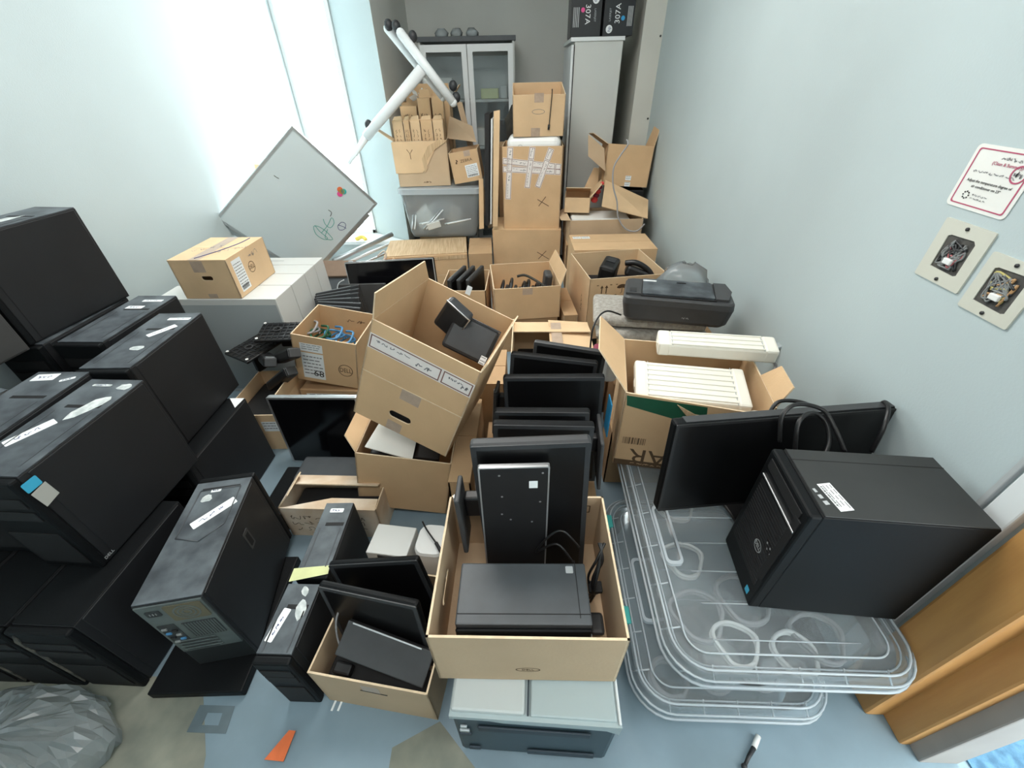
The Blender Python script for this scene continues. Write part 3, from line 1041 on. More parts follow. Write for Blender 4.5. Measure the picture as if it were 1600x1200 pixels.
# cable bundle at the right end of the slim desktop
o = thing('cable_bundle', 'tied bundle of black cables at the right end of the low open box', 'cable bundle', (.165, .50, .36))
rnd = random.Random(5)
for k in range(6):
    m = MB()
    dx = rnd.uniform(-.008, .008)
    m.tube([(dx, .03 + rnd.uniform(-.02, .02), 0.0), (.008 + dx, .01, .05), (-.006 + dx, .0 + rnd.uniform(-.02, .02), .11), (.01 + dx, .03, .165), (.016 - dx, .06, .19)], .0032, 'black_plastic', 6)
    m.build('strand', o)
m = MB()
m.box((.004, .006, .085), (.034, .028, .012), 'black_matte', .003)
m.build('tie', o)
m = MB()
m.box((.005, -.055, .03), (.035, .05, .02), 'charcoal', .008)
m.build('plug', o)
m = MB()
m.tube([at(905, 855, Y=.56), at(880, 830, Y=.57), at(858, 838, Y=.57), at(838, 862, Y=.57), at(870, 850, Y=.56), at(895, 878, Y=.54)], .0028, 'black_plastic', 6)
tag(m.build('loose_cable'), 'black cable looped over the panel with the silver rim', 'cable')

# floor level carton with dark screens, left of the printer
D1_ = (.328, .30, .212)
B1 = carton('cardboard_box', 'open cardboard box on the floor left of the printer, filled with dark screens', D1_, (-.391, .511, 0), (0, 0, -6.7), 'kraft_grey', low={'n': (.212, .205)})
m = MB()
m.prism(rrect(.05, .045, .006, 3), .0005, 'packing_tape', face_M(D1_, 'n', .165, .165))
m.build('tape', B1)
m = MB()
m.box((0, 0, 0), (.075, .004, .001), 'ink', M=face_M(D1_, 'n', .17, .145, -4))
m.build('slot', B1)
monitor('monitor', 'black monitor standing at the back of the floor box left of the printer', .28, .30, .020, (-.366, .55, .085), (-10, -13, -3), stand=None)
monitor('monitor', 'black monitor slanting across the floor box, in front of the other one there', .287, .30, .022, (-.396, .478, .092), (-5, -3.5, -11), stand=None, rim='charcoal')
o = thing('laptop', 'closed dark laptop with a bright edge, tilted at the front of the floor box', 'laptop', (-.372, .437, .222), (30, 11, -13))
m = MB()
m.box((0, -.006, 0), (.25, .085, .018), 'charcoal', .004)
m.build('base', o)
m = MB()
m.box((0, -.006, .0135), (.25, .085, .008), 'charcoal', .003)
m.build('lid', o)
m = MB()
m.box((-.01, .033, .0180), (.20, .004, .002), 'silver', .0008)
m.build('edge_strip', o)
o = thing('power_adapter', 'black power adapter block at the left side of the floor box', 'power adapter', (-.50, .410, .155), (6, 4, -8))
m = MB()
m.box((0, 0, 0), (.05, .03, .03), 'black_plastic', .006)
m.build('block', o)
m = MB()
m.tube([(.0, .03, .0), (-.03, .05, .03), (-.045, .09, .08), (-.03, .13, .13)], .003, 'grey_cable', 6)
m.build('cord', o)

# pale things behind that carton
o = thing('white_carton', 'small white carton with a black front behind the floor box', 'carton', (-.455, .775, .02), (0, 0, -6))
m = MB()
m.box((0, 0, .09), (.14, .11, .18), 'carton_white', .003)
m.build('body', o)
m = MB()
m.box((.02, -.057, .15), (.10, .005, .05), 'black_plastic', .002)
m.build('front_panel', o)
o = thing('white_device', 'rounded white plastic device with a black lead, left of the low open box', 'device', (-.318, .78, -.045), (0, 0, -4))
m = MB()
m.loft([[(x, y, z) for x, y in rrect(.11 * s, .12 * s, .035 * s, 5)] for z, s in ((0.046, .94), (.20, 1), (.236, .98), (.245, .9))], 'white_plastic', cap0=True, cap1=True)
m.build('shell', o)
m = MB()
m.tube([(-.05, .06, .25), (-.02, .02, .262), (.02, -.02, .258), (.045, -.045, .256)], .0028, 'black_plastic', 6)
m.tube([(.02, -.02, .258), (.045, -.05, .2565)], .006, 'black_plastic', 8, smooth_path=False)
m.build('lead', o)
m = MB()
m.tube([at(592, 912, Z=.215), at(604, 896, Z=.225), at(630, 888, Z=.23), at(650, 898, Z=.225), at(664, 912, Z=.215)], .0035, 'black_plastic', 6)
tag(m.build('loose_cable'), 'black cable lying over the white carton behind the floor box', 'cable')

# torn white-printed carton
TDm = (.372, .16, .174)
o = carton('torn_cardboard_box', 'torn open white-printed carton with handwriting, between the towers and the leaning boxes', TDm, (-.742, .99, 0), (0, 0, -.5), 'kraft_pale',
           flaps=(('f', -66, .075, (.01, .02)), ('n', -78, .045, (.19, .0)), ('l', -40, .06, .02)), inside='black_matte')
m = MB()
for k in range(3):
    scrawl(m, face_M(TDm, 'n', .03, .12 - .035 * k), .30, .025, 'ink_brown', .0025, 6, 30 + k)
m.build('handwriting', o)
m = MB()
m.box((0, 0, .065), (.33, .13, .10), 'black_matte', .01)
tag(m.build('black_equipment'), 'black equipment lying inside the torn white-printed carton', 'equipment').location = (-.742, .99, .006)

# ================================================================== MIDDLE LEFT
GD = (.352, .345, .295)
G = carton('cardboard_box', 'open cardboard box under the big tilted one, a white liner showing at its rim', GD, (-.507, 1.185, .036), (-1.5, 10, 1), 'kraft', flaps=(('f', 30, .12, .01), ('l', 62, .06, (.0, .05))))
m = MB()
m.prism([(-.15, -.14), (.03, -.16), (.02, .05), (-.12, .12)], .004, 'white_card', Matrix.Translation((0, 0, .285)) @ Matrix.Rotation(R_(6), 4, 'Y'))
tag(m.build('liner_sheet', G), None)
m = MB()
m.box((0, 0, 0), (.26, .18, .03), 'black_plastic', .006)
o = tag(m.build('keyboard_tray'), 'black flat device peeking from the box under the big tilted one', 'device')
o.location = (-.47, 1.15, .285)
o.rotation_euler = (R_(-1), R_(9), R_(3))

ED = (.362, .395, .395)
E = carton('cardboard_box', 'big tilted open cardboard box with printed tape and a slotted handle, centre of the heap', ED, (-.403, 1.222, .432), (-5, 21.7, -14.8), 'kraft',
           flaps=(('l', 6, .085, (.06, .0)), ('r', 14, .03, 0.01)), holes=(('n', .165, .075, .082, .030),))
o = MB()
o.box((0, 0, 0), (.30, .30, .12), 'black_matte', .01)
o = tag(o.build('black_equipment'), 'black equipment at the bottom of the big tilted box, seen through its handle slot', 'equipment')
o.matrix_world = EM((-.403, 1.222, .432), (-5, 21.7, -14.8)) @ Matrix.Translation((0, -.03, .09))
printed_tape(E, face_M(ED, 'n', .004, .295, -1), .355, .055, 5)
m = MB()
m.box((0, -ED[1] / 2 - .0004, .20), (ED[0], .0012, .003), 'card_edge')
m.build('crease', E)
tape(E, face_M(ED, 'n', .145, .155, -2), .07, .045)
tape(E, face_M(ED, 'n', .125, .002, -2), .055, .042)
m = MB()
m.prism(rrect(.02, .035, .001, 2, .40, .0), .0005, 'white_label', face_M(ED, 'f', 0, ED[2] - .02, 0, -.0058) @ Matrix.Translation((-.2, 0.05, 0)))
m.build('label', E)
for lb, px, py, Y, rot, w_, h_ in (('dark grey monitor end with a pale rim sticking out of the big tilted box', 708, 498, 1.28, (10, 38, -20), .10, .15),
                                   ('dark monitor lying in the mouth of the big tilted box, a barcode slip on it', 736, 530, 1.24, (-40, 22, -14), .17, .13)):
    o = thing('monitor', lb, 'monitor', at(px, py, Y=Y), rot)
    m = MB()
    m.box((0, 0, 0), (w_, .04, h_), 'dark_plastic', .012)
    m.build('housing', o)
    m = MB()
    m.tube([(-w_ / 2, -.02, h_ / 2), (w_ / 2, -.02, h_ / 2), (w_ / 2, -.02, -h_ / 2)], .003, 'silver' if 'rim' in lb else 'charcoal', 6, smooth_path=False)
    m.build('rim', o)
    if 'slip' in lb:
        sticker(o, Matrix(((1, 0, 0, .06), (0, 0, -1, -.021), (0, 1, 0, -.065), (0, 0, 0, 1))), .022, .03, 'barcode_slip', lines=2, seed=9)

# television with a silver frame leaning on the 68 box
TVW, TVH, TVL, TVR = .425, .362, (-.896, 1.292, .012), (-7, -4.5, -5)
TV = monitor('television', 'flat television with a silver frame leaning below the box marked 68', TVW, TVH, .028, TVL, TVR, cat='television', rim='silver', screen='screen_glass', bezel=.011, side='aluminium')

# box 68
D68 = (.30, .302, .262)
o68 = carton('cardboard_box', 'open cardboard box with the number 68 on its white label', D68, (-.99, 1.757, .232), (0, 11, -1), 'kraft', flaps=())
M6 = face_M(D68, 'n', .035, .02)
sticker(o68, M6, .105, .15, 'label', lines=6, barcode=False, seed=4)
text(o68, 'handwriting', '68', .052, M6 @ Matrix.Translation((.075, .032, .0006)) @ Matrix.Rotation(R_(-4), 4, 'Z'), 'ink')
sticker(o68, face_M(D68, 'n', .035, .178), .105, .045, 'label', lines=3, barcode=False, seed=5)
oval_mark(o68, face_M(D68, 'n', .242, .10), .07, .07)
m = MB()
scrawl(m, face_M((D68[0], D68[1] - .012, D68[2]), 'f', .03, .2) @ Matrix.Rotation(R_(180), 4, 'Y') @ Matrix.Translation((-.12, 0, .001)), .11, .02, 'ink_brown', .003, 2, 8)
m.build('handwriting', o68)
tag(MB().box((0, 0, .03), (.20, .22, .06), 'kraft_dark', .004).build('packing_block'), 'cardboard packing filling the bottom of the box marked 68', 'packing block').location = (-.985, 1.76, .262)
for k, (col, lb) in enumerate((('blue_cable', 'blue network cable coiled inside the box marked 68'), ('blue_cable', 'second blue network cable on the left in the box marked 68'), ('green_print', 'dark green circuit strip in the box marked 68'), ('grey_cable', 'grey cable end beside the blue ones in the box marked 68'))):
    m = MB()
    rnd = random.Random(k + 2)
    c = Vector((-.93 - .06 * k, 1.78 + .02 * (k % 2), .36 + .016 * k))
    pts = [c + Vector((.045 * math.cos(a * 1.3), .05 * math.sin(a * 1.3), .012 * math.sin(2 * a) + .004 * a)) for a in range(12)]
    m.tube(pts, .006, col, 6, n=4)
    tag(m.build('network_cable' if k != 2 else 'circuit_strip'), lb, 'cable' if k != 2 else 'circuit strip')
oo = carton('cardboard_box', 'low cardboard box with white labels, flat under the box marked 68', (.32, .34, .19), (-.985, 1.765, 0), (0, 0, -2), 'kraft_dark', closed=True)
sticker(oo, face_M((.32, .34, .19), 'n', .03, .14), .22, .035, 'label', lines=2, barcode=False, seed=7)
os_ = carton('cardboard_box', 'open cardboard box full of black monitor stands, left of the box marked 68', (.25, .36, .22), (-1.29, 1.555, 0), (0, 0, 2), 'kraft_light', flaps=(('r', 12, .09, .02),))
sticker(os_, face_M((.25, .36, .22), 'n', .17, .12), .07, .06, 'label', lines=3, barcode=False, seed=17)

# monitor stands
def stand(lb, loc, rot, neck=.10):
    o = thing('monitor_stand', lb, 'monitor stand', loc, rot, 'black monitor stands by the pale boxes')
    m = MB()
    m.box((0, 0, 0), (.21, .16, .014), 'black_plastic', .004)
    for i in range(-3, 4):
        m.box((i * .027, 0, .008), (.004, .145, .006), 'dark_plastic')
    for i in range(-2, 3):
        m.box((0, i * .028, .008), (.2, .004, .006), 'dark_plastic')
    m.build('base', o)
    m = MB()
    m.prism(circle(.02, 16), .004, 'charcoal', Matrix.Translation((-.02, .01, .014)), holes=[circle(.014, 16)])
    m.build('pivot_ring', o)
    if neck:
        m = MB()
        m.box((.0, .02, -neck / 2 - .005), (.055, .032, neck), 'black_plastic', .008)
        m.build('neck', o)
    for sx in (-1, 1):
        for sy in (-1, 1):
            m = MB()
            m.prism(circle(.007, 10), .003, 'white_plastic', Matrix.Translation((sx * .093, sy * .068, .014)))
            m.build('rubber_foot', o)
    return o


stand('upturned black monitor stand with white feet, lower and nearer of the two ribbed ones', (-1.36, 1.70, .385), (4, -2, 66), .14)
stand('upturned black monitor stand with white feet, higher and further of the two ribbed ones', (-1.225, 1.75, .445), (4, 3, 10), .09)
tag(MB().box((0, 0, .075), (.22, .30, .15), 'black_matte', .01).build('black_equipment'), 'black parts filling the box of monitor stands', 'equipment').location = (-1.29, 1.555, .012)
for i, (px, py, lb) in enumerate(((418, 562, 'black monitor stand neck lying under the two ribbed stands, upper one'), (448, 556, 'black monitor stand neck lying under the ribbed stands, rightmost one'), (440, 592, 'black monitor stand neck lowest in the box of stands'))):
    o = thing('monitor_stand', lb, 'monitor stand', at(px, py, Y=1.58 + .04 * (1 - i)), (70 - 10 * i, 20, 35 + 12 * i))
    m = MB()
    m.box((0, 0, 0), (.06, .05, .20), 'black_plastic', .012)
    m.build('neck', o)
    m = MB()
    m.box((0, 0, .104), (.05, .04, .010), 'charcoal', .003)
    m.build('end_cap', o)

# pale boxes against the left wall
APU, APV = .47, .33
lbls = ('white computer box with a grey printed front and a fruit emblem, nearest of four', 'white computer box, second of the row behind the fruit emblem', 'white computer box, third of the row beside the black laptops', 'white computer box furthest back, beside the leaning whiteboard')
for i in range(4):
    th = (.17, .155, .13, .12)[i]
    y0 = 1.835 + sum((.17, .155, .13, .12)[:i]) + .003 * i
    o = thing('computer_box', lbls[i], 'computer box', (-1.56, y0 + th / 2, 0), (0, 0, 0))
    m = MB()
    m.box((0, 0, .291), (.62, th - .003, .582), 'carton_white', .003)
    m.build('body', o)
    if i == 0:
        m = MB()
        m.prism(rrect(.60, .53, .002, 2, .31, .285), .0006, 'carton_print', face_M((.62, th - .003, .582), 'n', 0, 0))
        m.build('printed_front', o)
        m = MB()
        A = face_M((.62, th - .003, .582), 'n', APU, APV, lift=.0016)
        ap = [(0, .022), (.012, .027), (.023, .022), (.026, .012), (.018, .006), (.017, -.004), (.025, -.012), (.018, -.024), (.010, -.030), (0, -.026), (-.010, -.030), (-.020, -.022), (-.027, -.006), (-.026, .012), (-.018, .024), (-.008, .026)]
        m.prism(ap, .0006, 'grey_print', A)
        m.prism([(0.0, .030), (.004, .040), (.013, .046), (.011, .035)], .0006, 'grey_print', A)
        m.build('emblem', o)
    m = MB()
    m.box((0, 0, .583), (.2, .004, .001), 'grey_print')
    m.build('seam', o)

AD = (.282, .34, .19)
A1 = carton('cardboard_box', 'closed cardboard box with a slot handle on top of the white computer boxes', AD, (-1.562, 2.01, .5845), (0, 0, .2), 'kraft_light', closed=True, holes=(('n', .155, .105, .055, .022),))
tape(A1, face_M((AD[0], AD[1], AD[2] + .005), 't', .10, 0, 0), .055, AD[1])
tape(A1, face_M(AD, 'n', .105, .135), .06, .055)
tape(A1, face_M(AD, 'n', .12, .002), .045, .022)
sticker(A1, face_M(AD, 'r', .03, .02), .075, .155, 'label', lines=9, barcode=True, seed=31)
oval_mark(A1, face_M(AD, 'r', .165, .10), .055, .055)
m = MB()
scrawl(m, face_M(AD, 'r', .17, .155), .09, .025, 'ink_grey', .0022, 3, 12)
scrawl(m, face_M((AD[0], AD[1], AD[2] + .006), 't', .17, .10, 35), .16, .035, 'ink_grey', .002, 4, 13)
scrawl(m, face_M((AD[0], AD[1], AD[2] + .006), 't', .04, .12, 35), .16, .03, 'ink_grey', .002, 4, 14)
m.tube([(-.02, -.15, .1965), (.03, -.06, .1965), (.075, .06, .1965), (.085, .15, .1965)], .002, 'ink_navy', 6)
m.build('handwriting', A1)

carton('cardboard_box', 'narrow cardboard box on the floor between the big tilted box and the monitor row', (.078, .46, .31), (-.236, 1.16, 0), (0, 0, 0), 'kraft_dark', closed=True)
carton('cardboard_box', 'narrow cardboard box on the floor in the gap left of the box with handling symbols', (.085, .40, .27), (.245, 2.45, 0), (0, 0, 6), 'kraft_dark', closed=True)

tag(MB().box((0, 0, .065), (.30, .13, .13), 'pc_slate', .01).build('black_equipment'), 'dark grey flat equipment on the floor between the television and the torn carton', 'equipment').location = (-.82, 1.15, .001)
tag(MB().box((0, 0, .05), (.09, .30, .10), 'pc_black', .008).build('black_equipment'), 'black equipment on the floor left of the torn carton', 'equipment').location = (-1.0, 1.03, .001)

carton('cardboard_box', 'cardboard box on the floor behind the big tilted box, left of the taped carton', (.19, .28, .36), (-.195, 1.575, 0), (0, 0, 0), 'kraft_dark', closed=True)

q = tag(MB().box((0, 0, .065), (.29, .06, .125), 'black_matte', .008).build('black_equipment'), 'black parts at the bottom front of the floor box left of the printer', 'equipment')
q.location = (-.402, .408, .008)
q.rotation_euler = (0, 0, R_(-6.7))

# ================================================================== MIDDLE: laptops, screens, small boxes
lap_t = ('top', 'second', 'third', 'fourth', 'fifth', 'lowest')
for i in range(6):
    o = thing('laptop', ('black laptop at the back of the fanned set beside the white boxes', 'black laptop, second from the back of the fanned set', 'black laptop, third from the back of the fanned set', 'black laptop, third from the front of the fanned set', 'black laptop, second from the front of the fanned set', 'black laptop at the front of the fanned set, its hinge corner bright')[i],
              'laptop', (-1.075 + .004 * i, 2.18 - .042 * i, .232), (-12 - i, (-8, -7, -6, -3, 1, 2)[i], 10 - 3 * i))
    m = MB()
    m.box((0, 0, .115), (.26, .016, .25 - .006 * i), 'black_plastic', .006)
    m.build('base', o)
    m = MB()
    m.box((0, -.0135, .115), (.258, .009, .248 - .006 * i), 'dark_plastic', .004)
    m.build('lid', o)
    m = MB()
    m.box((-.02, -.004, .24 - .003 * i), (.20, .004, .002), 'aluminium', .0008)
    m.build('edge_strip', o)
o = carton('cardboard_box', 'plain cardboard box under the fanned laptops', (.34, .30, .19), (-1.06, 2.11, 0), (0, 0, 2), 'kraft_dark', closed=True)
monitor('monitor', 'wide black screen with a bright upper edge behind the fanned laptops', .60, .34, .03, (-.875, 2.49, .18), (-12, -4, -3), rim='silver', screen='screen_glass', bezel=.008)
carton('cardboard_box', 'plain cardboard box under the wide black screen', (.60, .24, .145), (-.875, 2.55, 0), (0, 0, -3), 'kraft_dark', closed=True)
o = thing('grey_sheet', 'dark grey upright panel between the fanned laptops and the wide screen', 'panel', (-1.04, 2.35, .02), (-8, 0, 3))
m = MB()
m.box((0, 0, .2), (.30, .018, .40), 'pc_grey', .004)
m.build('sheet', o)
m = MB()
m.tube([(-.15, -.012, .15), (-.165, -.014, .30), (-.145, -.012, .40), (-.10, -.012, .43)], .003, 'frame_white', 6)
m.build('lead', o)
o = thing('cardboard_sheet', 'upright tan cardboard piece between the fanned laptops and the wide screen', 'cardboard', (-.81, 2.27, .02), (-6, 0, -3))
m = MB()
m.prism([(-.08, 0), (.09, 0), (.075, .36), (.045, .385), (-.075, .375)], .006, 'kraft', Matrix(((1, 0, 0, 0), (0, 0, -1, 0), (0, 1, 0, 0), (0, 0, 0, 1))), edge='card_edge')
m.build('sheet', o)
o = thing('cable_end', 'small black connector with a silver tip beside the tan cardboard piece', 'connector', at(575, 495, Y=2.12))
m = MB()
m.box((0, 0, 0), (.03, .03, .05), 'black_plastic', .006)
m.build('plug', o)
m = MB()
m.box((-.03, -.01, .01), (.02, .02, .045), 'silver', .004)
m.build('tip', o)

# brown and grey panels in front of the whiteboard
o = thing('brown_board', 'brown flat panel with metal brackets lying before the whiteboard', 'panel', (-1.44, 2.73, .385), (-62, 0, 2))
m = MB()
m.box((0, 0, 0), (.46, .02, .14), 'brown_panel', .003)
m.build('board', o)
for x in (-.21, .20):
    m = MB()
    m.box((x, -.014, .02), (.03, .012, .07), 'aluminium', .003)
    m.build('bracket', o)
o = thing('grey_board', 'grey flat panel lying in front of the brown one', 'panel', (-1.46, 2.60, .30), (-66, 0, 3))
m = MB()
m.box((0, 0, 0), (.52, .02, .20), 'pc_slate', .003)
m.box((0, -.004, .1), (.52, .016, .012), 'aluminium', .002)
m.build('board', o)
carton('cardboard_box', 'cardboard box under the brown and grey panels', (.46, .32, .24), (-1.43, 2.69, 0), (0, 0, 2), 'kraft_dark', closed=True)
carton('cardboard_box', 'open tan cardboard box with a red bag in it, by the window sill', (.42, .22, .24), (-1.20, 3.02, .0), (0, 0, 4), 'kraft', flaps=(('r', -30, .1, .02),))
o = MB()
rnd = random.Random(3)
bag = [(.085 * math.cos(a) * s, .05 * math.sin(a) * s, z) for z, s in ((0, .8), (.03, 1.1), (.05, .7), (.06, .2)) for a in [2 * math.pi * i / 14 for i in range(14)]]
bag = [(x + rnd.uniform(-.008, .008), y + rnd.uniform(-.008, .008), z + rnd.uniform(-.008, .008)) for x, y, z in bag]
o.loft([bag[i * 14:(i + 1) * 14] for i in range(4)], 'red', cap0=True, cap1=True)
p = at(592, 426, Y=3.0)
tag(o.build('red_bag'), 'crumpled red bag behind the wide black screen', 'bag').location = p - Vector((0, 0, .02))
m = MB()
m.tube([at(590, 400, Y=3.15), at(600, 392, Y=3.15), at(603, 402, Y=3.15), at(592, 412, Y=3.12), at(585, 422, Y=3.1)], .006, 'cream', 6)
tag(m.build('loose_cable'), 'cream cable looped above the red bag', 'cable')
# rods on the window sill
for k, (a, b, r, mt) in enumerate((((522, 408), (612, 366), .020, 'aluminium'), ((535, 414), (612, 380), .011, 'frame_white'), ((548, 420), (612, 392), .008, 'grey_cable'))):
    m = MB()
    m.tube([at(*a, Y=2.95), at(*b, Y=3.55)], r, mt, 10, smooth_path=False)
    tag(m.build('metal_rod'), ('thick grey metal rod leaning by the window sill, uppermost of three', 'pale rod under the thick grey one by the window sill', 'thin grey rod, lowest of three by the window sill')[k], 'rod')
o = MB()
o.tube([at(556, 374, Y=3.88), at(566, 370, Y=3.89), at(572, 375, Y=3.88)], .02, 'yellow', 8)
tag(o.build('yellow_roll'), 'small yellow roll lying on the bright window ledge', 'roll')

# whiteboard
WD = (.92, .02, .70)
o = thing('whiteboard', 'whiteboard standing on its corner with green and blue doodles, leaning by the window', 'whiteboard', (0, 0, 0))
P4 = [at(457, 199, Y=2.88), at(588, 318, Y=3.16)]
A, Bc = at(457, 199, Y=2.84), at(588, 318, Y=3.10)
C = at(364, 357, X=XL + .03)
U = (Bc - A)
V = (C - A)
V = V - U * (V.dot(U) / U.dot(U))
wl, hl = U.length, max(V.length, .6)
un, vn = U.normalized(), V.normalized()
nn = vn.cross(un)          # towards the room
Mw = Matrix(((un.x, -vn.x, nn.x, A.x), (un.y, -vn.y, nn.y, A.y), (un.z, -vn.z, nn.z, A.z), (0, 0, 0, 1)))
m = MB()
m.prism([(0, -hl), (wl, -hl), (wl, 0), (0, 0)], .012, 'whiteboard_face', Mw)
m.build('writing_surface', o)
m = MB()
m.prism([(-.006, -hl - .006), (wl + .006, -hl - .006), (wl + .006, .006), (-.006, .006)], .018, 'aluminium', Mw @ Matrix.Translation((0, 0, .003)), holes=[[(.008, -hl + .008), (wl - .008, -hl + .008), (wl - .008, -.008), (.008, -.008)]])
m.build('frame', o)
m = MB()
fx, fy = wl, hl


def sq(pts, mt, wd=.004, k=3):
    m.ribbon([p_[:2] for p_ in catmull([Vector((a, b, 0)) for a, b in pts], k)], wd, mt, Mw @ Matrix.Translation((0, 0, .0008)))


def wbp(px, py):
    """where the drawing sits on the board"""
    d = _r * ((px - 800) / F_PX) + _d * ((py - 600) / F_PX) + _f
    o_ = Vector((0, 0, EYE))
    t_ = (A - o_).dot(nn) / d.dot(nn)
    q = o_ + d * t_ - A
    return q.dot(un), -q.dot(vn)


sq([wbp(*p_) for p_ in ((492, 352), (500, 362), (512, 372), (506, 374), (494, 366), (490, 354), (498, 354), (510, 362), (520, 374), (508, 372), (512, 358))], 'ink_green')
sq([wbp(*p_) for p_ in ((505, 342), (508, 350), (516, 356), (522, 348), (518, 340), (512, 352), (502, 364))], 'ink_green')
sq([wbp(*p_) for p_ in ((513, 328), (518, 332), (516, 338))], 'ink')
sq([wbp(*p_) for p_ in ((528, 352), (534, 347), (540, 350), (538, 358), (530, 359), (528, 352), (536, 354), (541, 357))], 'ink_navy')
sq([wbp(*p_) for p_ in ((428, 274), (432, 277), (436, 279))], 'ink')
m.build('doodle', o)
m = MB()
for (px, py), mt in (((531, 296), 'orange'), ((531, 303), 'pink'), ((537, 299), 'teal'), ((534, 299), 'yellow')):
    u, v = wbp(px, py)
    m.prism(circle(.018, 12, u, v), .002, mt, Mw @ Matrix.Translation((0, 0, .003)))
m.build('magnet', o)
# second board edge behind it, and a yellow sheet
o = thing('board_frame', 'second metal-edged board behind the lower left edge of the whiteboard', 'board', (0, 0, 0))
m = MB()
Mq = Mw @ Matrix.Translation((.05, -hl - .035, -.022))
m.prism([(0, 0), (wl * .96, 0), (wl * .96, hl * .9), (0, hl * .9)], .01, 'cabinet_grey', Mq)
m.build('sheet', o)
m = MB()
m.prism([(-.008, -.008), (wl * .96 + .008, -.008), (wl * .96 + .008, hl * .9 + .008), (-.008, hl * .9 + .008)], .014, 'aluminium', Mq @ Matrix.Translation((0, 0, .002)), holes=[[(.012, .012), (wl * .96 - .012, .012), (wl * .96 - .012, hl * .9 - .012), (.012, hl * .9 - .012)]])
m.build('frame', o)
m = MB()
q = [at(397, 257, Y=3.0), at(421, 258, Y=3.02), at(410, 300, Y=2.98), at(404, 288, Y=2.98)]
m.add(q + [p_ + Vector((.0, .004, 0)) for p_ in q], [(3, 2, 1, 0), (4, 5, 6, 7), (0, 1, 5, 4), (1, 2, 6, 5), (2, 3, 7, 6), (3, 0, 4, 7)], 'kraft_light')
tag(m.build('cardboard_sheet'), 'pale yellow cardboard corner behind the whiteboard', 'cardboard')

# open box with power adapters, centre back
DD = (.40, .40, .205)
o = carton('cardboard_box', 'open cardboard box full of black cables, below the box marked with a cross', DD, (-.025, 2.46, .245), (0, 0, 7.5), 'kraft', flaps=(('r', 22, .09, .02),))
tape(o, face_M(DD, 'n', .17, .16), .06, .04)
for k in range(11):
    m = MB()
    rnd = random.Random(k)
    c = Vector((-.165 + .027 * k, 2.46 - .04 + rnd.uniform(-.06, .06) + .002 * k, .325 + rnd.uniform(0, .03)))
    pts = [c + Vector((.014 * math.sin(a * .9), .08 * math.cos(a * .9), .05 * math.sin(a * .9))) for a in range(8)]
    m.tube(pts, .009, 'black_plastic', 7, n=4)
    tag(m.build('power_cable'), ('black power cable coil, ' + ('first', 'second', 'third', 'fourth', 'fifth', 'sixth', 'seventh', 'eighth', 'ninth', 'tenth', 'last')[k] + ' from the left in the open centre box'), 'cable', 'power cables in the centre box')
o = thing('power_adapter', 'dark grey power strip upright at the right end of the open centre box', 'power adapter', at(855, 440, Y=2.48), (4, 4, 8))
m = MB()
m.box((0, 0, 0), (.05, .09, .13), 'charcoal', .015)
m.build('body', o)
m = MB()
m.tube([at(808, 432, Y=2.50), at(820, 430, Y=2.5), at(835, 437, Y=2.48), at(852, 448, Y=2.42)], .008, 'fabric_dark', 7)
tag(m.build('loose_cable'), 'brownish cable lying over the coils in the open centre box', 'cable')
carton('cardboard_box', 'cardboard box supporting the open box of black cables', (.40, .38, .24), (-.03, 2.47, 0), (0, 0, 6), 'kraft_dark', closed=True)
carton('cardboard_box', 'open cardboard box with dark screen corners, left of the box of black cables', (.28, .34, .40), (-.395, 2.50, 0), (0, 0, 0), 'kraft')
for k in range(3):
    o = thing('monitor', ('dark screen corner, leftmost of three in the box behind the tilted one', 'dark screen corner, middle of three in the box behind the tilted one', 'dark screen corner, rightmost of three in the box behind the tilted one')[k], 'monitor', (-.450 + .058 * k, 2.50, .02), (0, 0, 74))
    m = MB()
    m.box((0, 0, .215), (.26, .026, .43), 'dark_plastic', .008)
    m.build('housing', o)
    m = MB()
    m.box((0, -.0145, .215), (.23, .003, .39), 'screen_matte', .001)
    m.build('screen', o)

# taped carton behind the monitor row
HD = (.375, .36, .44)
o = carton('taped_cardboard_box', 'pale taped cardboard box with a torn front, behind the row of sideways monitors', HD, (.118, 1.68, 0), (0, 0, 0), 'kraft_light', flaps=(('r', -86, .20, (.01, .0)), ('f', -80, .14, .0), ('l', 4, .03, .02)), low={'n': (.37, .37)})
m = MB()
m.box((-HD[0] / 2 - .002, .0, .3), (.003, HD[1] * .9, .26), 'white_card')
m.build('white_side', o)
m = MB()
m.prism([(0, 0), (.05, .0), (.05, .3), (0, .3)], .0005, 'packing_tape', face_M((HD[0], HD[1], HD[2] + .018), 't', .185, .02, 0))
m.build('tape', o)
m = MB()
m.box((0, 0, 0), (.33, .30, .30), 'black_matte', .01)
tag(m.build('black_equipment'), 'black equipment filling the taped carton behind the monitor row', 'equipment').location = (.115, 1.67, .16)

# big plain box (H) and the one behind it
HH = (.66, .44, .30)
o = carton('cardboard_box', 'wide cardboard box with a creased corrugated top, before the clear bin', HH, (-.845, 3.42, .0), (0, 0, 8), 'kraft', closed=True)
m = MB()
m.prism([(0, 0), (HH[0], 0), (HH[0], .40), (0, .40)], .004, 'corrugated', face_M((HH[0], HH[1], HH[2] + .01), 't', 0, .02))
m.prism([(0, 0), (HH[0], 0), (HH[0], .03), (0, .012)], .004, 'corrugated', face_M((HH[0], HH[1], HH[2]), 'n', 0, .27, lift=.003))
m.build('corrugated_flap', o)
m = MB()
m.box((0, -HH[1] / 2 - .0004, .14), (HH[0], .0012, .003), 'card_edge')
m.build('crease', o)
carton('cardboard_box', 'narrow cardboard box standing right of the wide creased one', (.19, .40, .31), (-.395, 3.42, 0), (0, 0, 5), 'kraft_dark', closed=True)

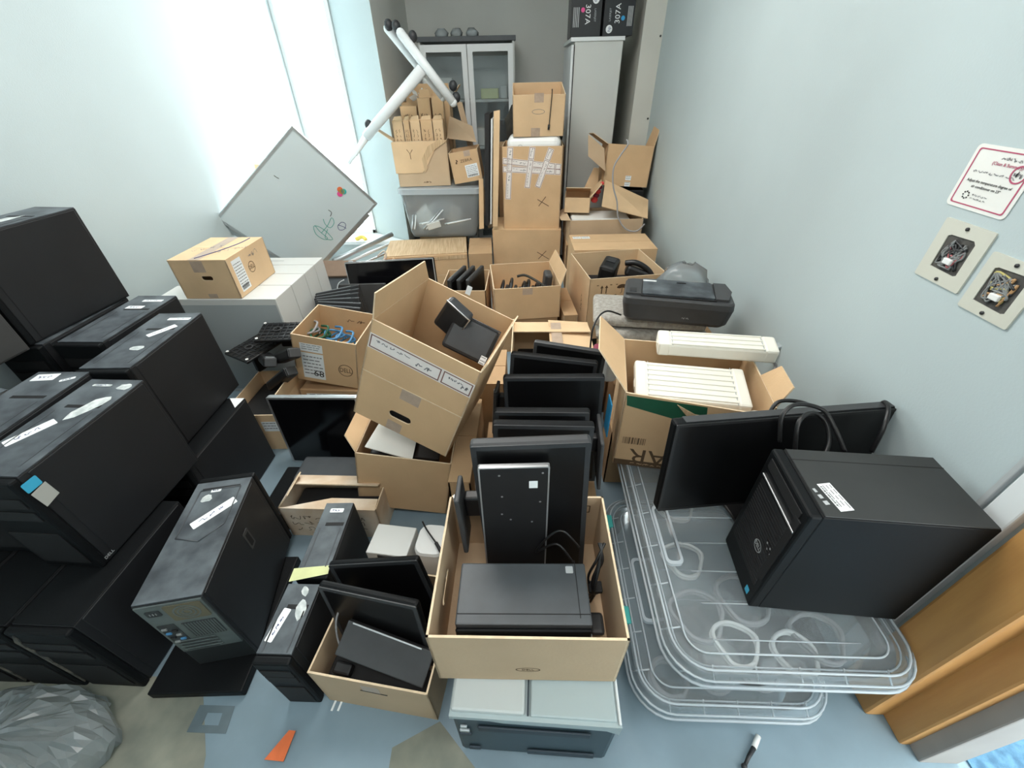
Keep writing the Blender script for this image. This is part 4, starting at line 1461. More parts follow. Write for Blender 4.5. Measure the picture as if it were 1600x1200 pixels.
# ================================================================== BACK PILE
# clear bin on the wide box
BD = (.66, .36, .395)
o = thing('clear_bin', 'clear plastic bin with papers and metal parts, under the box with the torn flap', 'plastic bin', (-.735, 3.80, .32), (0, 0, .7))
m = MB()
rings = []
for z, s in ((0.0, .86), (.03, .89), (.36, 1.0)):
    rings.append([(x, y, z) for x, y in rrect(BD[0] * s, BD[1] * s, .05, 5)])
m.loft(rings, 'milky_bin', cap0=True, smooth=True)
m.build('tub', o)
m = MB()
m.loft([[(x, y, z) for x, y in rrect(BD[0] * s, BD[1] * (s + .02), .05, 5)] for z, s in ((.352, 1.0), (.352, 1.05), (.392, 1.05), (.396, 1.03))], 'clear_rib', cap1=True)
m.build('lid', o)
rnd = random.Random(11)
for k in range(5):
    o = MB()
    o.box((0, 0, 0), (.17, .012, .15), ('paper', 'cabinet_grey', 'grey_print', 'paper', 'aluminium')[k], .003)
    q = o.build('loose_sheet')
    tag(q, ('white folded sheet inside the clear bin at its left', 'grey sheet inside the clear bin near its middle', 'dark part inside the clear bin at its right', 'white sheet low in the clear bin at its right', 'metal plate inside the clear bin at its centre')[k], 'sheet')
    q.location = (-.93 + .10 * k, 3.80 + .03 * (k % 2), .45 + .03 * (k % 3))
    q.rotation_euler = (R_(-30 + 10 * k), R_(20 * (k - 2)), R_(15 * k))
for k, (a, b) in enumerate((((644, 358), (646, 336)), ((662, 358), (688, 328)), ((655, 350), (690, 342)), ((695, 350), (732, 342)))):
    m = MB()
    pa, pb = at(*a, Y=3.50), at(*b, Y=3.60 if k != 3 else 3.54)
    m.tube([pa, pb], .009 if k < 2 else .006, 'aluminium', 4, smooth_path=False)
    m.tube([pa + Vector((.022, 0, 0)), pb + Vector((.022, 0, 0))], .006, 'frame_white', 4, smooth_path=False)
    tag(m.build('metal_rail'), ('short upright metal rail before the clear bin, leftmost', 'long slanting metal rail before the clear bin', 'flat metal rail under the slanting one before the clear bin', 'metal rail pointing right before the clear bin')[k], 'metal rail')
o = thing('metal_bracket', 'pale metal bracket lying against the front of the clear bin', 'bracket', at(678, 352, Y=3.52), (0, -12, 12))
m = MB()
m.box((0, 0, 0), (.11, .03, .05), 'cabinet_grey', .004)
m.build('plate', o)
# box with the torn flap
YD = (.42, .35, .325)
o = carton('cardboard_box', 'cardboard box with a torn flap and a pen mark, holding a row of small boxes', YD, (-.868, 3.86, .722), (0, 0, 5.5), 'kraft_grey', flaps=(('l', 58, .20, (.0, .06), .62, 1),))
m = MB()
m.prism([(-.012, .0), (.20, .0), (.26, .07), (.33, .18), (.42, .222), (-.012, .222)], .005, 'kraft_light', face_M(YD, 'n', 0, .10, lift=.006), edge='card_edge')
m.build('flap', o)
m = MB()
pts = [(.22, .0), (.245, .03), (.25, .09), (.30, .15), (.42, .222), (.37, .235), (.27, .19), (.21, .10)]
m.prism(pts, .004, 'corrugated', face_M(YD, 'n', 0, .10, lift=.009))
m.build('torn_edge', o)
m = MB()
Fy = face_M(YD, 'n', .10, .22, lift=.0075)
for pts in ([(0, .05), (.022, .02), (.045, .048)], [(.022, .02), (.024, -.02)]):
    m.ribbon(pts, .004, 'ink_brown', Fy)
scrawl(m, face_M(YD, 'n', .20, .03), .07, .012, 'ink_brown', .004, 3, 3)
m.build('pen_mark', o)
nm = ('first', 'second', 'third', 'fourth', 'fifth')
bz0 = .84
for k in range(5):
    wd = (.08, .046, .076, .09, .08)[k]
    x = -1.056 + sum((.08, .046, .076, .09, .08)[:k]) + .004 * k + wd / 2
    o = carton('small_carton', nm[k] + ' small carton from the left in the front row above the torn flap', (wd, .125, .335), (x, 3.765 + .008 * k, bz0), (0, 0, 5), 'kraft' if k % 2 else 'kraft_light', closed=True)
    m = MB()
    Fq = face_M((wd, .125, .335), 'n', 0, 0)
    for q in range(2):
        scrawl(m, Fq @ Matrix.Translation((wd * (.3 + .35 * q), .20, 0)) @ Matrix.Rotation(R_(90), 4, 'Z'), .09, wd * .16, 'ink_brown', .0025, 3, k * 3 + q)
    m.build('print_mark', o)
    m = MB()
    m.prism([(0, 0), (wd * .9, 0), (wd * .8, .07), (.01, .06)], .004, 'kraft_light', face_M((wd, .125, .342), 't', .0, .03) @ Matrix.Rotation(R_(20), 4, 'X'))
    m.build('flap', o)
carton('cardboard_box', 'open cardboard box with spread flaps behind the rows of small cartons', (.40, .22, .56), (-.86, 4.20, .722), (0, 0, 3), 'kraft', flaps=(('f', 10, .12, .02), ('r', 40, .14, .02)))
carton('cardboard_box', 'tall cardboard stack base behind the clear bin', (.44, .26, .70), (-.84, 4.17, 0), (0, 0, 3), 'kraft_dark', closed=True)
for k in range(3):
    wd = (.13, .10, .09)[k]
    o = carton('small_carton', ('low small carton at the left of the back row under the steel leg', 'small carton in the middle of the back row under the steel leg', 'small carton at the right of the back row with its lid up')[k], (wd, .10, (.42, .47, .48)[k]), ((-.95, -.825, -.718)[k], (3.905, 3.915, 3.925)[k], bz0), (0, 0, 4), 'kraft', closed=True, flaps=(('f', 15, .06, .01),) if k else ())
    m = MB()
    scrawl(m, face_M((wd, .10, .4), 'n', wd * .2, .36), wd * .6, .03, 'ink_brown', .003, 3, k + 40)
    m.build('print_mark', o)
m = MB()
for k in range(6):
    rnd = random.Random(k)
    m.prism([(0, 0), (.05, .01), (.04, .05), (-.01, .06)], .001, 'paper', EM(at(645 + 4 * k, 146, Y=3.98), (rnd.uniform(-60, 60), rnd.uniform(-60, 60), rnd.uniform(0, 90))))
tag(m.build('crumpled_paper'), 'crumpled white paper scraps on the back row of small cartons', 'paper', kind='stuff')

# box with animal-head mark and label
ZD = (.235, .25, .225)
o = carton('cardboard_box', 'small tilted cardboard box with a white label and animal-stripe logo', ZD, (-.490, 3.80, .752), (0, -8, 2), 'kraft')
M_ = face_M(ZD, 'n', .075, .155, 2)
text(o, 'lettering', 'ZEBRA', .030, M_ @ Matrix.Translation((.055, 0, 0)), 'ink_brown', sx=1.1)
m = MB()
m.prism([(-.022, -.012), (-.006, -.012), (-.010, -.002), (.0, .004), (-.004, .016), (-.016, .018), (-.010, .006), (-.020, .0)], .0003, 'ink_brown', M_ @ Matrix.Translation((-.012, 0, 0)))
m.build('emblem', o)
sticker(o, face_M(ZD, 'n', .115, .03, 3), .10, .092, 'label', lines=6, barcode=True, seed=44)
tape(o, face_M(ZD, 'n', .12, .185, 0), .05, .04)
m = MB()
q = [at(698, 216, Y=3.86), at(744, 222, Y=3.86), at(738, 198, Y=3.98), at(702, 182, Y=3.98)]
m.add(q + [p_ + Vector((0, .004, .004)) for p_ in q], [(3, 2, 1, 0), (4, 5, 6, 7), (0, 1, 5, 4), (1, 2, 6, 5), (2, 3, 7, 6), (3, 0, 4, 7)], 'kraft_grey')
tag(m.build('cardboard_sheet'), 'loose brown cardboard flap above the box with the white label', 'cardboard')


def plank(lb, name, cat, tl, tr, br, bl, Yt, Yb, th, mat, dirn=(1, 0.3, 0)):
    a, b, c, d = at(*tl, Y=Yt), at(*tr, Y=Yt), at(*br, Y=Yb), at(*bl, Y=Yb)
    dv = Vector(dirn).normalized() * th
    m_ = MB()
    q = [d, c, b, a]
    m_.add(q + [p_ + dv for p_ in q], [(0, 1, 2, 3), (7, 6, 5, 4), (0, 4, 5, 1), (1, 5, 6, 2), (2, 6, 7, 3), (3, 7, 4, 0)], mat)
    return tag(m_.build(name), lb, cat)


plank('tall cardboard sheet leaning back over the box with the white label', 'cardboard_sheet', 'cardboard', (713, 158), (722, 160), (772, 355), (763, 357), 4.12, 4.00, .006, 'kraft_grey', (0, 1, .1))
plank('narrow cardboard strip upright beside the dark panel, lower right of the clear bin', 'cardboard_sheet', 'cardboard', (748, 278), (755, 280), (756, 357), (749, 358), 3.62, 3.50, .012, 'kraft', (0, 1, 0))
plank('narrow dark upright panel in the gap left of the taped box', 'upright_board', 'panel', (757, 178), (765, 178), (764, 352), (758, 352), 3.55, 3.50, .26, 'black_matte', (0.02, 1, 0))
plank('thin white upright board between the dark panel and the wooden one', 'white_board', 'board', (767, 186), (769.5, 186), (768, 350), (766, 350), 3.55, 3.50, .26, 'frame_white', (0.02, 1, 0))
plank('narrow tan upright board of cardboard, left of the box crossed with tape', 'cardboard_sheet', 'cardboard', (771.5, 174), (781, 172), (777.5, 354), (770, 354), 3.42, 3.40, .02, 'kraft_light', (0.02, 1, 0))

# steel table frame
o = thing('table_frame', 'white steel table foot lying upside down on the small cartons', 'table frame', (0, 0, 0))
m = MB()
m.tube([at(660, 108, Y=3.62), at(572, 214, Y=3.56)], [.040, .034], 'frame_white', 14, smooth_path=False)
m.tube([at(576, 208, Y=3.562), at(545, 256, Y=3.52)], [.027, .012], 'frame_white', 12, smooth_path=False)
m.build('leg', o)
for a, b, r in (((605, 45), (692, 152), .026), ((626, 52), (708, 160), .030)):
    m = MB()
    pa, pb = at(*a, Y=3.72 if a[0] < 610 else 3.60), at(*b, Y=3.70 if a[0] < 610 else 3.60)
    m.tube([pa, pb], r, 'frame_white', 12, smooth_path=False)
    m.sphere(pa, r, 'frame_white')
    m.sphere(pb, r, 'frame_white')
    m.build('crossbar', o)
for px, py, Y in ((607, 39, 3.70), (619, 41, 3.64), (645, 57, 3.62), (708, 134, 3.62), (713, 152, 3.62), (576, 195, 3.58)):
    m = MB()
    m.sphere(at(px, py, Y=Y), .030, 'dark_plastic', sc=(1, 1, 1.15))
    m.build('foot_cap', o)

# crossed box column
CD = (.56, .38, .436)
o = carton('cardboard_box', 'cardboard box with a drawn cross, lowest of the column with the taped box', CD, (-.005, 3.60, 0), (0, 0, -1.5), 'kraft', closed=True)
m = MB()
for pts in ([(0, .06), (.10, 0)], [(.01, .0), (.075, .07)]):
    m.ribbon(pts, .005, 'ink_brown', face_M(CD, 'n', .37, .20))
m.build('pen_cross', o)
C2 = (.45, .36, .585)
o = carton('taped_cardboard_box', 'tall cardboard box criss-crossed with printed white tape, on the box with the cross', C2, (.035, 3.63, .4425), (0, 0, -1.5), 'kraft')
for k, (u, v, L, rot) in enumerate(((.002, .415, .44, -3), (.002, .47, .44, -6), (.06, .22, .36, 86), (.21, .30, .28, 82), (.29, .30, .28, 70))):
    printed_tape(o, face_M(C2, 'n', u, v, rot, lift=.0008 + .0003 * k), L, .044, k)
m = MB()
for pts in ([(0, .05), (.09, 0)], [(.01, .0), (.065, .07)]):
    m.ribbon(pts, .005, 'ink_brown', face_M(C2, 'n', .27, .17))
m.build('pen_cross', o)
o = thing('white_appliance', 'rounded white plastic appliance sticking out of the taped tall box', 'appliance', (.045, 3.60, .868), (0, 0, -1.5))
m = MB()
m.box((0, 0, .10), (.40, .26, .24), 'white_plastic', .05, seg=4)
m.build('shell', o)
m = MB()
m.prism(circle(.02, 16), .003, 'cabinet_grey', face_M((.40, .26, .2), 'n', .10, .15, lift=.002), holes=[circle(.014, 16)])
m.build('knob_ring', o)
C3 = (.365, .34, .255)
o = carton('cardboard_box', 'open cardboard box with a cable hanging over its front, top of the taped column', C3, (.068, 3.65, 1.118), (11, 0, 1.5), 'kraft_light')
tape(o, face_M(C3, 'n', .15, .21), .065, .055)
tape(o, face_M(C3, 'n', .13, .0), .065, .055)
m = MB()
m.prism(circle(.045, 24, .18, .155, .35), .0003, 'ink_grey', face_M(C3, 'n', 0, 0), holes=[circle(.042, 24, .18, .155, .32)])
m.build('print_mark', o)
m = MB()
m.tube([(.33 - .06, .275, -.02), (.27, .283, .010), (.268, .22, .006), (.262, .13, .006), (.258, .07, .006)], .0035, 'black_plastic', 6, M=face_M(C3, 'n', 0, 0))
m.tube([(.258, .075, .006), (.256, .045, .006)], .008, 'black_plastic', 8, M=face_M(C3, 'n', 0, 0), smooth_path=False)
tag(m.build('hanging_cable'), 'black cable with a plug hanging over the front of the top box', 'cable').matrix_world = EM((.068, 3.65, 1.118), (11, 0, 1.5))
o = MB()
rnd = random.Random(21)
rings = []
for z, s in ((0, .9), (.08, 1.0), (.17, .95), (.24, .8), (.27, .5)):
    rings.append([(.25 * s * math.cos(a) + rnd.uniform(-.02, .02), .14 * s * math.sin(a) + rnd.uniform(-.015, .015), z + rnd.uniform(-.015, .015)) for a in [2 * math.pi * i / 22 for i in range(22)]])
o.loft(rings, 'fabric_dark', cap0=True, cap1=True, smooth=True)
tag(o.build('dark_cloth'), 'dark crumpled cloth behind the open top box', 'cloth').location = (.05, 4.04, 1.0)
carton('cardboard_box', 'cardboard boxes base under the dark cloth, behind the taped tall box', (.56, .34, .97), (.02, 4.04, 0), (0, 0, 0), 'kraft_dark', closed=True)

# glass cabinet
GD_ = (.81, .34, 1.62)
o = thing('glass_cabinet', 'low cabinet with two white-framed glass doors against the back wall', 'cabinet', (-.535, 4.62, 0), (0, 0, 4))
m = MB()
for q in (((-.395, 0, .84), (.02, .34, 1.68)), ((.395, 0, .84), (.02, .34, 1.68)), ((0, .165, .84), (.78, .01, 1.66)), ((0, 0, .02), (.78, .33, .04)), ((0, .0, 1.695), (.83, .37, .035))):
    m.box(q[0], q[1], 'pc_slate' if q[0][2] > 1.6 else 'cabinet_grey', .003)
m.build('carcass', o)
m = MB()
for z in (.47, .895, 1.265):
    m.box((0, .0, z), (.76, .29, .02), 'cabinet_grey', .002)
m.build('shelf', o)
for sx in (-1, 1):
    m = MB()
    m.prism(rrect(.388, 1.63, .004, 2, sx * .197, .845), .022, 'frame_white', Matrix(((1, 0, 0, 0), (0, 0, -1, -.185), (0, 1, 0, 0), (0, 0, 0, 1))) @ Matrix.Translation((0, 0, .0)), holes=[rrect(.30, 1.53, .004, 2, sx * .197, .845)])
    d_ = m.build('door', o)
    m = MB()
    m.box((sx * .197, -.175, .815), (.302, .004, 1.532), 'cabinet_glass')
    m.build('glass_pane', d_)
for k, (x, z, dm, mt, lb) in enumerate(((.18, 1.232, (.16, .10, .075), 'yellow_tape', 'yellow binder lying on the upper shelf of the glass cabinet'), (.31, 1.232, (.06, .10, .09), 'cabinet_grey', 'small grey box beside the yellow binder in the glass cabinet'), (-.2, 1.232, (.10, .10, .16), 'paper', 'white paper stack on the left of the glass cabinet'), (.15, .862, (.22, .12, .14), 'paper', 'loose papers on the middle shelf of the glass cabinet'), (.30, .862, (.09, .1, .2), 'black_plastic', 'dark object at the right of the middle shelf in the glass cabinet'))):
    m = MB()
    m.box((0, 0, dm[2] / 2), dm, mt, .004)
    q = tag(m.build('shelf_item'), lb, 'office item')
    q.location = Matrix.Rotation(R_(4), 4, 'Z') @ Vector((x, -.02, 0)) + Vector((-.535, 4.62, z + .045))
for k in range(3):
    m = MB()
    rnd = random.Random(k + 50)
    m.loft([[(.05 * s * math.cos(a) * rnd.uniform(.8, 1.2), .04 * s * math.sin(a) * rnd.uniform(.8, 1.2), z) for a in [2 * math.pi * i / 10 for i in range(10)]] for z, s in ((0, 1), (.03, 1.1), (.06, .6))], 'clear_bag', cap0=True, cap1=True, smooth=True)
    q = tag(m.build('plastic_bag'), ('crumpled clear bag at the left on top of the glass cabinet', 'crumpled clear bag in the middle on top of the glass cabinet', 'small clear bag towards the centre on top of the glass cabinet')[k], 'bag')
    q.location = (-.75 + .13 * k, 4.60, 1.714)

# tall cabinet
o = thing('tall_cabinet', 'tall light grey cabinet seen from its side, black cartons on top', 'cabinet', (.515, 4.40, 0), (0, 0, 0))
m = MB()
m.box((.01, 0, .82), (.36, .80, 1.64), 'cabinet_grey', .003)
m.box((0.0, 0, 1.65), (.40, .82, .025), 'frame_white', .003)
m.build('carcass', o)
m = MB()
m.box((-.183, 0, .82), (.02, .79, 1.60), 'frame_white', .004)
m.box((-.171, -.402, .82), (.006, .003, 1.60), 'pc_groove')
m.build('door', o)
for k, (x, rz, lb, c1, c2) in enumerate(((.42, 0, 'black printer toner carton with a pink dot, left on the tall cabinet', 'pink', -90), (.655, 2, 'black printer toner carton with a blue dot, right on the tall cabinet', 'cyan', 90))):
    d_ = (.222, .30, .245)
    o = thing('toner_carton', lb, 'toner carton', (x, 4.18, 1.665), (0, 0, rz))
    m = MB()
    m.box((0, 0, d_[2] / 2), d_, 'toner_black', .003)
    m.build('body', o)
    s = -1 if k == 0 else 1
    text(o, 'lettering', '307A', .052, face_M(d_, 'n', .111 + .01 * (-s if k else 1) * 1.0, .125, c2), 'white_label')
    text(o, 'lettering', 'LASERJET', .018, face_M(d_, 'n', .175 if k == 0 else .045, .12, c2), 'grey_print')
    m = MB()
    m.prism(circle(.024, 20), .0006, 'white_label', face_M(d_, 'n', .175 if k == 0 else .045, .205 if k == 0 else .04))
    m.build('emblem', o)
    text(o, 'lettering', 'hp', .030, face_M(d_, 'n', .175 if k == 0 else .045, .205 if k == 0 else .04, c2, lift=.0014), 'ink_navy')
    m = MB()
    m.prism(circle(.014, 14), .0006, c1, face_M(d_, 'n', .085 if k == 0 else .14, .15 if k == 0 else .10))
    for q in range(4):
        m.box((0, 0, 0), (.006, .11, .0006), 'grey_print', M=face_M(d_, 'n', (.02 + .012 * q) if k == 0 else (.175 + .010 * q), .11))
    m.build('print_mark', o)
o = thing('toner_carton', 'black carton lying across the two toner cartons, cut by the top edge', 'toner carton', (.57, 4.18, 1.9125), (0, 0, 1))
m = MB()
m.box((0, 0, .07), (.36, .28, .14), 'toner_black', .003)
m.build('body', o)
m = MB()
m.box((0, -.1405, .03), (.3, .001, .03), 'pc_slate')
m.build('print_mark', o)

# right back boxes
UD = (.60, .36, .36)
carton('cardboard_box', 'cardboard box at the bottom of the right back pile, behind the crate', UD, (.61, 3.44, 0), (0, 0, 0), 'kraft_dark', closed=True)
XD = (.56, .36, .185)
o = carton('cardboard_box', 'long low cardboard box with a side flap, middle of the right back pile', XD, (.59, 3.44, .370), (0, 0, 4), 'kraft_grey', flaps=(('l', 120, .06, (.0, .12)),))
m = MB()
m.box((0, 0, .08), (.45, .24, .16), 'paper', .01)
tag(m.build('white_packing'), 'white packing and paper inside the long low box', 'packing').location = (.57, 3.47, .38)
o = carton('cardboard_box', 'small tan cardboard box with a raised lid, left on the right back pile', (.20, .24, .11), (.40, 3.55, .565), (0, 0, -6), 'kraft_light', flaps=(('f', -72, .22, .0, 0, .98), ('r', 40, .12, (.02, .04))))
plank('large tan cardboard flap slanting to the right wall on the right back pile', 'cardboard_sheet', 'cardboard', (946, 281), (1013, 312), (1012, 341), (940, 322), 3.54, 3.30, .006, 'kraft_light', (0, .3, -1))
plank('narrow tan cardboard flap upright over the small tan box', 'cardboard_sheet', 'cardboard', (928, 262), (936, 263), (932, 318), (906, 308), 3.72, 3.70, .006, 'kraft_light', (0, 1, 0))
m = MB()
q = at(934, 308, Y=3.50)
for k in range(5):
    m.sphere((q.x + .012 * (k - 2), q.y + .01 * (k % 2), q.z + .03 * k - .02), .028 - .003 * k, 'maroon' if k % 2 else 'red', seg=10, sc=(1, .6, .8))
tag(m.build('red_bag'), 'crumpled dark red bag between the flaps of the right back pile', 'bag')
UP = (.36, .24, .285)
o = carton('cardboard_box', 'cardboard box standing on its side with open flaps, against the right wall', UP, (.775, 3.75, .70), (-6, 4, 2), 'kraft', closed=True, flaps=(('l', 62, .14, (.0, .02)), ('r', 10, .16, (.02, .06))))
plank('brown cardboard wing at the left of the box against the right wall', 'cardboard_sheet', 'cardboard', (919, 210), (944, 232), (946, 268), (919, 244), 3.60, 3.58, .006, 'kraft_grey', (0.3, 1, 0))
for k, v in enumerate((.03, .0)):
    sticker(o, face_M(UP, 'n', .175, .045 - .045 * k), .045, .032, 'label', lines=2, barcode=False, seed=60 + k)
m = MB()
m.box((0, 0, 0), (.30, .22, .12), 'black_plastic', .01)
tag(m.build('black_equipment'), 'black equipment under the box against the right wall', 'equipment').location = (.80, 3.76, .62)
m = MB()
pts = [(979, 218), (981, 226), (970, 242), (959, 262), (958, 290), (964, 315), (966, 340), (978, 358), (995, 361), (1007, 350)]
m.tube([at(px, py, Y=3.345 - .02 * i) for i, (px, py) in enumerate(pts)], .0055, 'grey_cable', 7)
tag(m.build('hanging_cable'), 'grey cable hanging down over the right back pile', 'cable')

# crate with handling symbols
JD = (.57, .34, .475)
o = carton('cardboard_box', 'cardboard box with two white labels, behind the box with handling symbols', JD, (.60, 2.985, 0), (0, 0, 2), 'kraft', closed=True)
sticker(o, face_M((JD[0], JD[1], JD[2] + .006), 't', .02, .24), .06, .05, 'label', lines=2, barcode=False, seed=70)
sticker(o, face_M((JD[0], JD[1], JD[2] + .006), 't', .085, .24), .06, .05, 'label', lines=2, barcode=False, seed=71)
ND = (.47, .44, .40)
N = carton('cardboard_box', 'open cardboard box with printed handling symbols, black equipment in it', ND, (.555, 2.515, .10), (0, 0, 10), 'kraft_light', flaps=())
Fn = lambda u, v: face_M(ND, 'n', u, v)
m = MB()
for du in (-.014, .014):
    m.prism([(-.003 + du, 0), (.003 + du, 0), (.003 + du, .035), (.010 + du, .035), (du, .052), (-.010 + du, .035), (-.003 + du, .035)], .0004, 'ink_brown', Fn(.09, .305))
m.box((0, 0, 0), (.046, .005, .0006), 'ink_brown', M=Fn(.09, .298))
m.build('arrow_mark', N)
m = MB()
m.prism([(-.032, .03)] + [(-.032 * math.cos(R_(a)), .03 + .022 * math.sin(R_(a))) for a in range(20, 180, 20)] + [(.032, .03), (.016, .026), (0, .03), (-.016, .026)], .0004, 'ink_brown', Fn(.20, .305))
m.ribbon([(0, .03), (0, 0), (-.008, -.005)], .004, 'ink_brown', Fn(.20, .305))
m.build('umbrella_mark', N)
m = MB()
m.prism([(-.017, .05), (.017, .05), (.012, .026), (.003, .018), (.003, .004), (.014, 0), (-.014, 0), (-.003, .004), (-.003, .018), (-.012, .026)], .0004, 'ink_brown', Fn(.31, .305))
m.build('glass_mark', N)
m = MB()
m.box((0, 0, 0), (.028, .02, .0006), 'ink_brown', M=Fn(.41, .335))
m.box((0, 0, 0), (.006, .03, .0006), 'ink_brown', M=Fn(.41, .315))
m.build('crate_mark', N)
m = MB()
for u in (.05, .13, .165, .235, .275, .345, .38, .44):
    for v in (.293, .358):
        m.box((0, 0, 0), (.012, .004, .0006), 'ink_brown', M=Fn(u, v))
scrawl(m, face_M(ND, 'l', .30, .25) @ Matrix.Rotation(R_(-80), 4, 'Z'), .12, .03, 'ink_brown', .003, 4, 33)
m.build('corner_marks', N)
m = MB()
scrawl(m, face_M((ND[0] - .012, ND[1], ND[2]), 'r', .16, .30, lift=0) @ Matrix.Translation((0, 0, -.001)) @ Matrix.Rotation(R_(180), 4, 'Y') @ Matrix.Translation((-.15, 0, .001)), .16, .09, 'ink_brown', .004, 3, 34)
m.build('handwriting', N)
o = thing('radio_unit', 'black desk telephone base unit standing in the box with handling symbols', 'equipment', (.50, 2.50, .385), (8, 8, -22))
m = MB()
m.box((0, 0, .07), (.10, .16, .14), 'black_plastic', .02)
m.build('body', o)
m = MB()
m.box((0, 0.02, .143), (.06, .05, .008), 'dark_plastic', .003)
m.build('cradle', o)
o = thing('telephone', 'black equipment with a curved handset lying right in the box with handling symbols', 'telephone', (.655, 2.47, .42), (-12, 16, -15))
m = MB()
m.box((0.015, 0, .04), (.15, .14, .07), 'black_plastic', .018)
m.build('body', o)
m = MB()
m.tube([(-.08, -.05, .075), (-.02, -.06, .10), (.06, -.055, .085), (.11, -.05, .05)], .017, 'black_plastic', 10)
m.build('handset', o)
m = MB()
m.box((.01, .03, .077), (.02, .03, .004), 'white_label', .001)
m.build('label', o)
tag(MB().box((0, 0, .12), (.38, .36, .24), 'black_matte', .02).build('black_equipment'), 'black equipment heaped at the bottom of the box with handling symbols', 'equipment').location = (.56, 2.52, .115)

# ================================================================== RIGHT SIDE
# supporting boxes by the right wall
carton('cardboard_box', 'cardboard box by the right wall under the pale padded cushions', (.52, .38, .40), (.66, 1.86, 0), (0, 0, 0), 'kraft_dark', closed=True)
for k, (z, lb) in enumerate(((.415, 'grey-beige padded cushion, lower of two under the dark scanner printer'), (.472, 'grey-beige padded cushion, upper of two under the dark scanner printer'))):
    o = thing('cushion', lb, 'cushion', (.60 - .01 * k, 1.83 + .03 * k, z), (0, 0, -4 - 3 * k))
    m = MB()
    m.box((0, 0, .026), (.52, .28, .05), 'foam_grey', .022, seg=4)
    m.build('pad', o)
    m = MB()
    m.tube([(-.255, -.13, .026), (.255, -.13, .026)], .004, 'cream', 6, smooth_path=False)
    m.tube([(-.255, -.13, .026), (-.255, .13, .026)], .004, 'cream', 6, smooth_path=False)
    m.build('piping', o)
m = MB()
m.prism([(0, 0), (.30, 0), (.30, .20), (.0, .20)], .004, 'paper', EM((.40, 1.46, .375), (10, 0, -6)))
tag(m.build('paper_sheet'), 'white paper edge under the pale cushions', 'paper')
SCD = (.46, .25, .125)
o = thing('scanner_printer', 'dark grey flatbed printer lying on the pale cushions by the right wall', 'printer', (.675, 1.745, .538), (-3, -1, -14))
m = MB()
m.loft([[(x, y, z) for x, y in rrect(SCD[0] * sx, SCD[1] * sy, .03, 5, 0, oy)] for z, sx, sy, oy in ((0, .90, .80, .01), (.02, .95, .92, .005), (.09, 1.0, 1.0, 0), (.115, .99, .99, .0), (.122, .96, .95, 0))], 'charcoal', cap0=True, cap1=True, smooth=False)
m.build('body', o)
m = MB()
m.box((.0, .01, .126), (.30, .19, .010), 'pc_dusty_lit', .003)
m.prism([(.15, -.10), (.20, -.10), (.225, .0), (.21, .10), (.16, .10)], .012, 'charcoal', Matrix.Translation((0, 0, .133)))
m.prism([(-.22, -.10), (-.155, -.10), (-.155, .08), (-.22, .08)], .010, 'charcoal', Matrix.Translation((0, 0, .132)))
m.build('lid', o)
m = MB()
m.box((.0, -.103, .122), (.31, .006, .012), 'pc_groove', .002)
m.box((-.12, .07, .1325), (.06, .012, .003), 'white_label', .001)
m.box((.02, .07, .1325), (.04, .006, .003), 'pc_groove', .001)
m.box((-.19, -.06, .1335), (.03, .05, .002), 'dark_plastic', .001)
m.build('trim', o)
m = MB()
scrawl(m, face_M(SCD, 'n', .26, .045), .03, .008, 'grey_print', .0016, 2, 2)
m.build('lettering', o)
m = MB()
m.tube([at(970, 492, Y=1.70), at(950, 486, Y=1.66), at(936, 494, Y=1.62), at(926, 515, Y=1.58), at(922, 545, Y=1.55)], .004, 'black_plastic', 7)
tag(m.build('power_cable'), 'black power cable looping from the dark flatbed printer over the cushions', 'cable')
m = MB()
rnd = random.Random(31)
rr_ = [[(.13 * s * math.cos(a) * rnd.uniform(.85, 1.15), .08 * s * math.sin(a) * rnd.uniform(.85, 1.15), z + rnd.uniform(-.012, .012)) for a in [2 * math.pi * i / 18 for i in range(18)]] for z, s in ((0, 1), (.05, 1.1), (.11, .8), (.14, .35))]
m.loft(rr_, 'clear_bag', cap0=True, cap1=True, smooth=True)
tag(m.build('plastic_bag'), 'crumpled clear plastic bag behind the dark flatbed printer', 'bag').location = (.84, 2.13, .497)
carton('cardboard_box', 'cardboard box under the clear bag by the right wall', (.36, .19, .48), (.80, 2.165, 0), (0, 0, 0), 'kraft_dark', closed=True)
m = MB()
m.box((0, 0, 0), (.17, .03, .012), 'aluminium', .003)
o = tag(m.build('metal_strip'), 'grey metal strip sticking out above the box of cream casings', 'metal strip')
o.location = at(1215, 541, Y=1.42)
o.rotation_euler = (0, R_(-24), R_(4))
carton('cardboard_box', 'cardboard box behind the box of cream casings, between it and the cushions', (.46, .22, .30), (.63, 1.515, 0), (0, 0, 0), 'kraft_dark', closed=True)
# clutter in the gap left of the cream-casing box
for px, py, Y, nm_, lb, mt, dm in ((935, 560, 1.50, 'maroon_cloth', 'maroon cloth stuffed between the taped carton and the cushions', 'maroon', (.05, .08, .12)),
                                   (955, 548, 1.52, 'dark_cloth', 'dark cloth under the white paper edge by the cushions', 'fabric_dark', (.10, .10, .08)),
                                   (953, 575, 1.44, 'clear_bottle', 'clear greenish plastic piece beside the white box flap', 'clear_rib', (.06, .06, .12))):
    m = MB()
    m.box((0, 0, 0), dm, mt, .02, seg=3)
    tag(m.build(nm_), lb, 'cloth' if 'cloth' in nm_ else 'plastic piece').location = at(px, py, Y=Y)

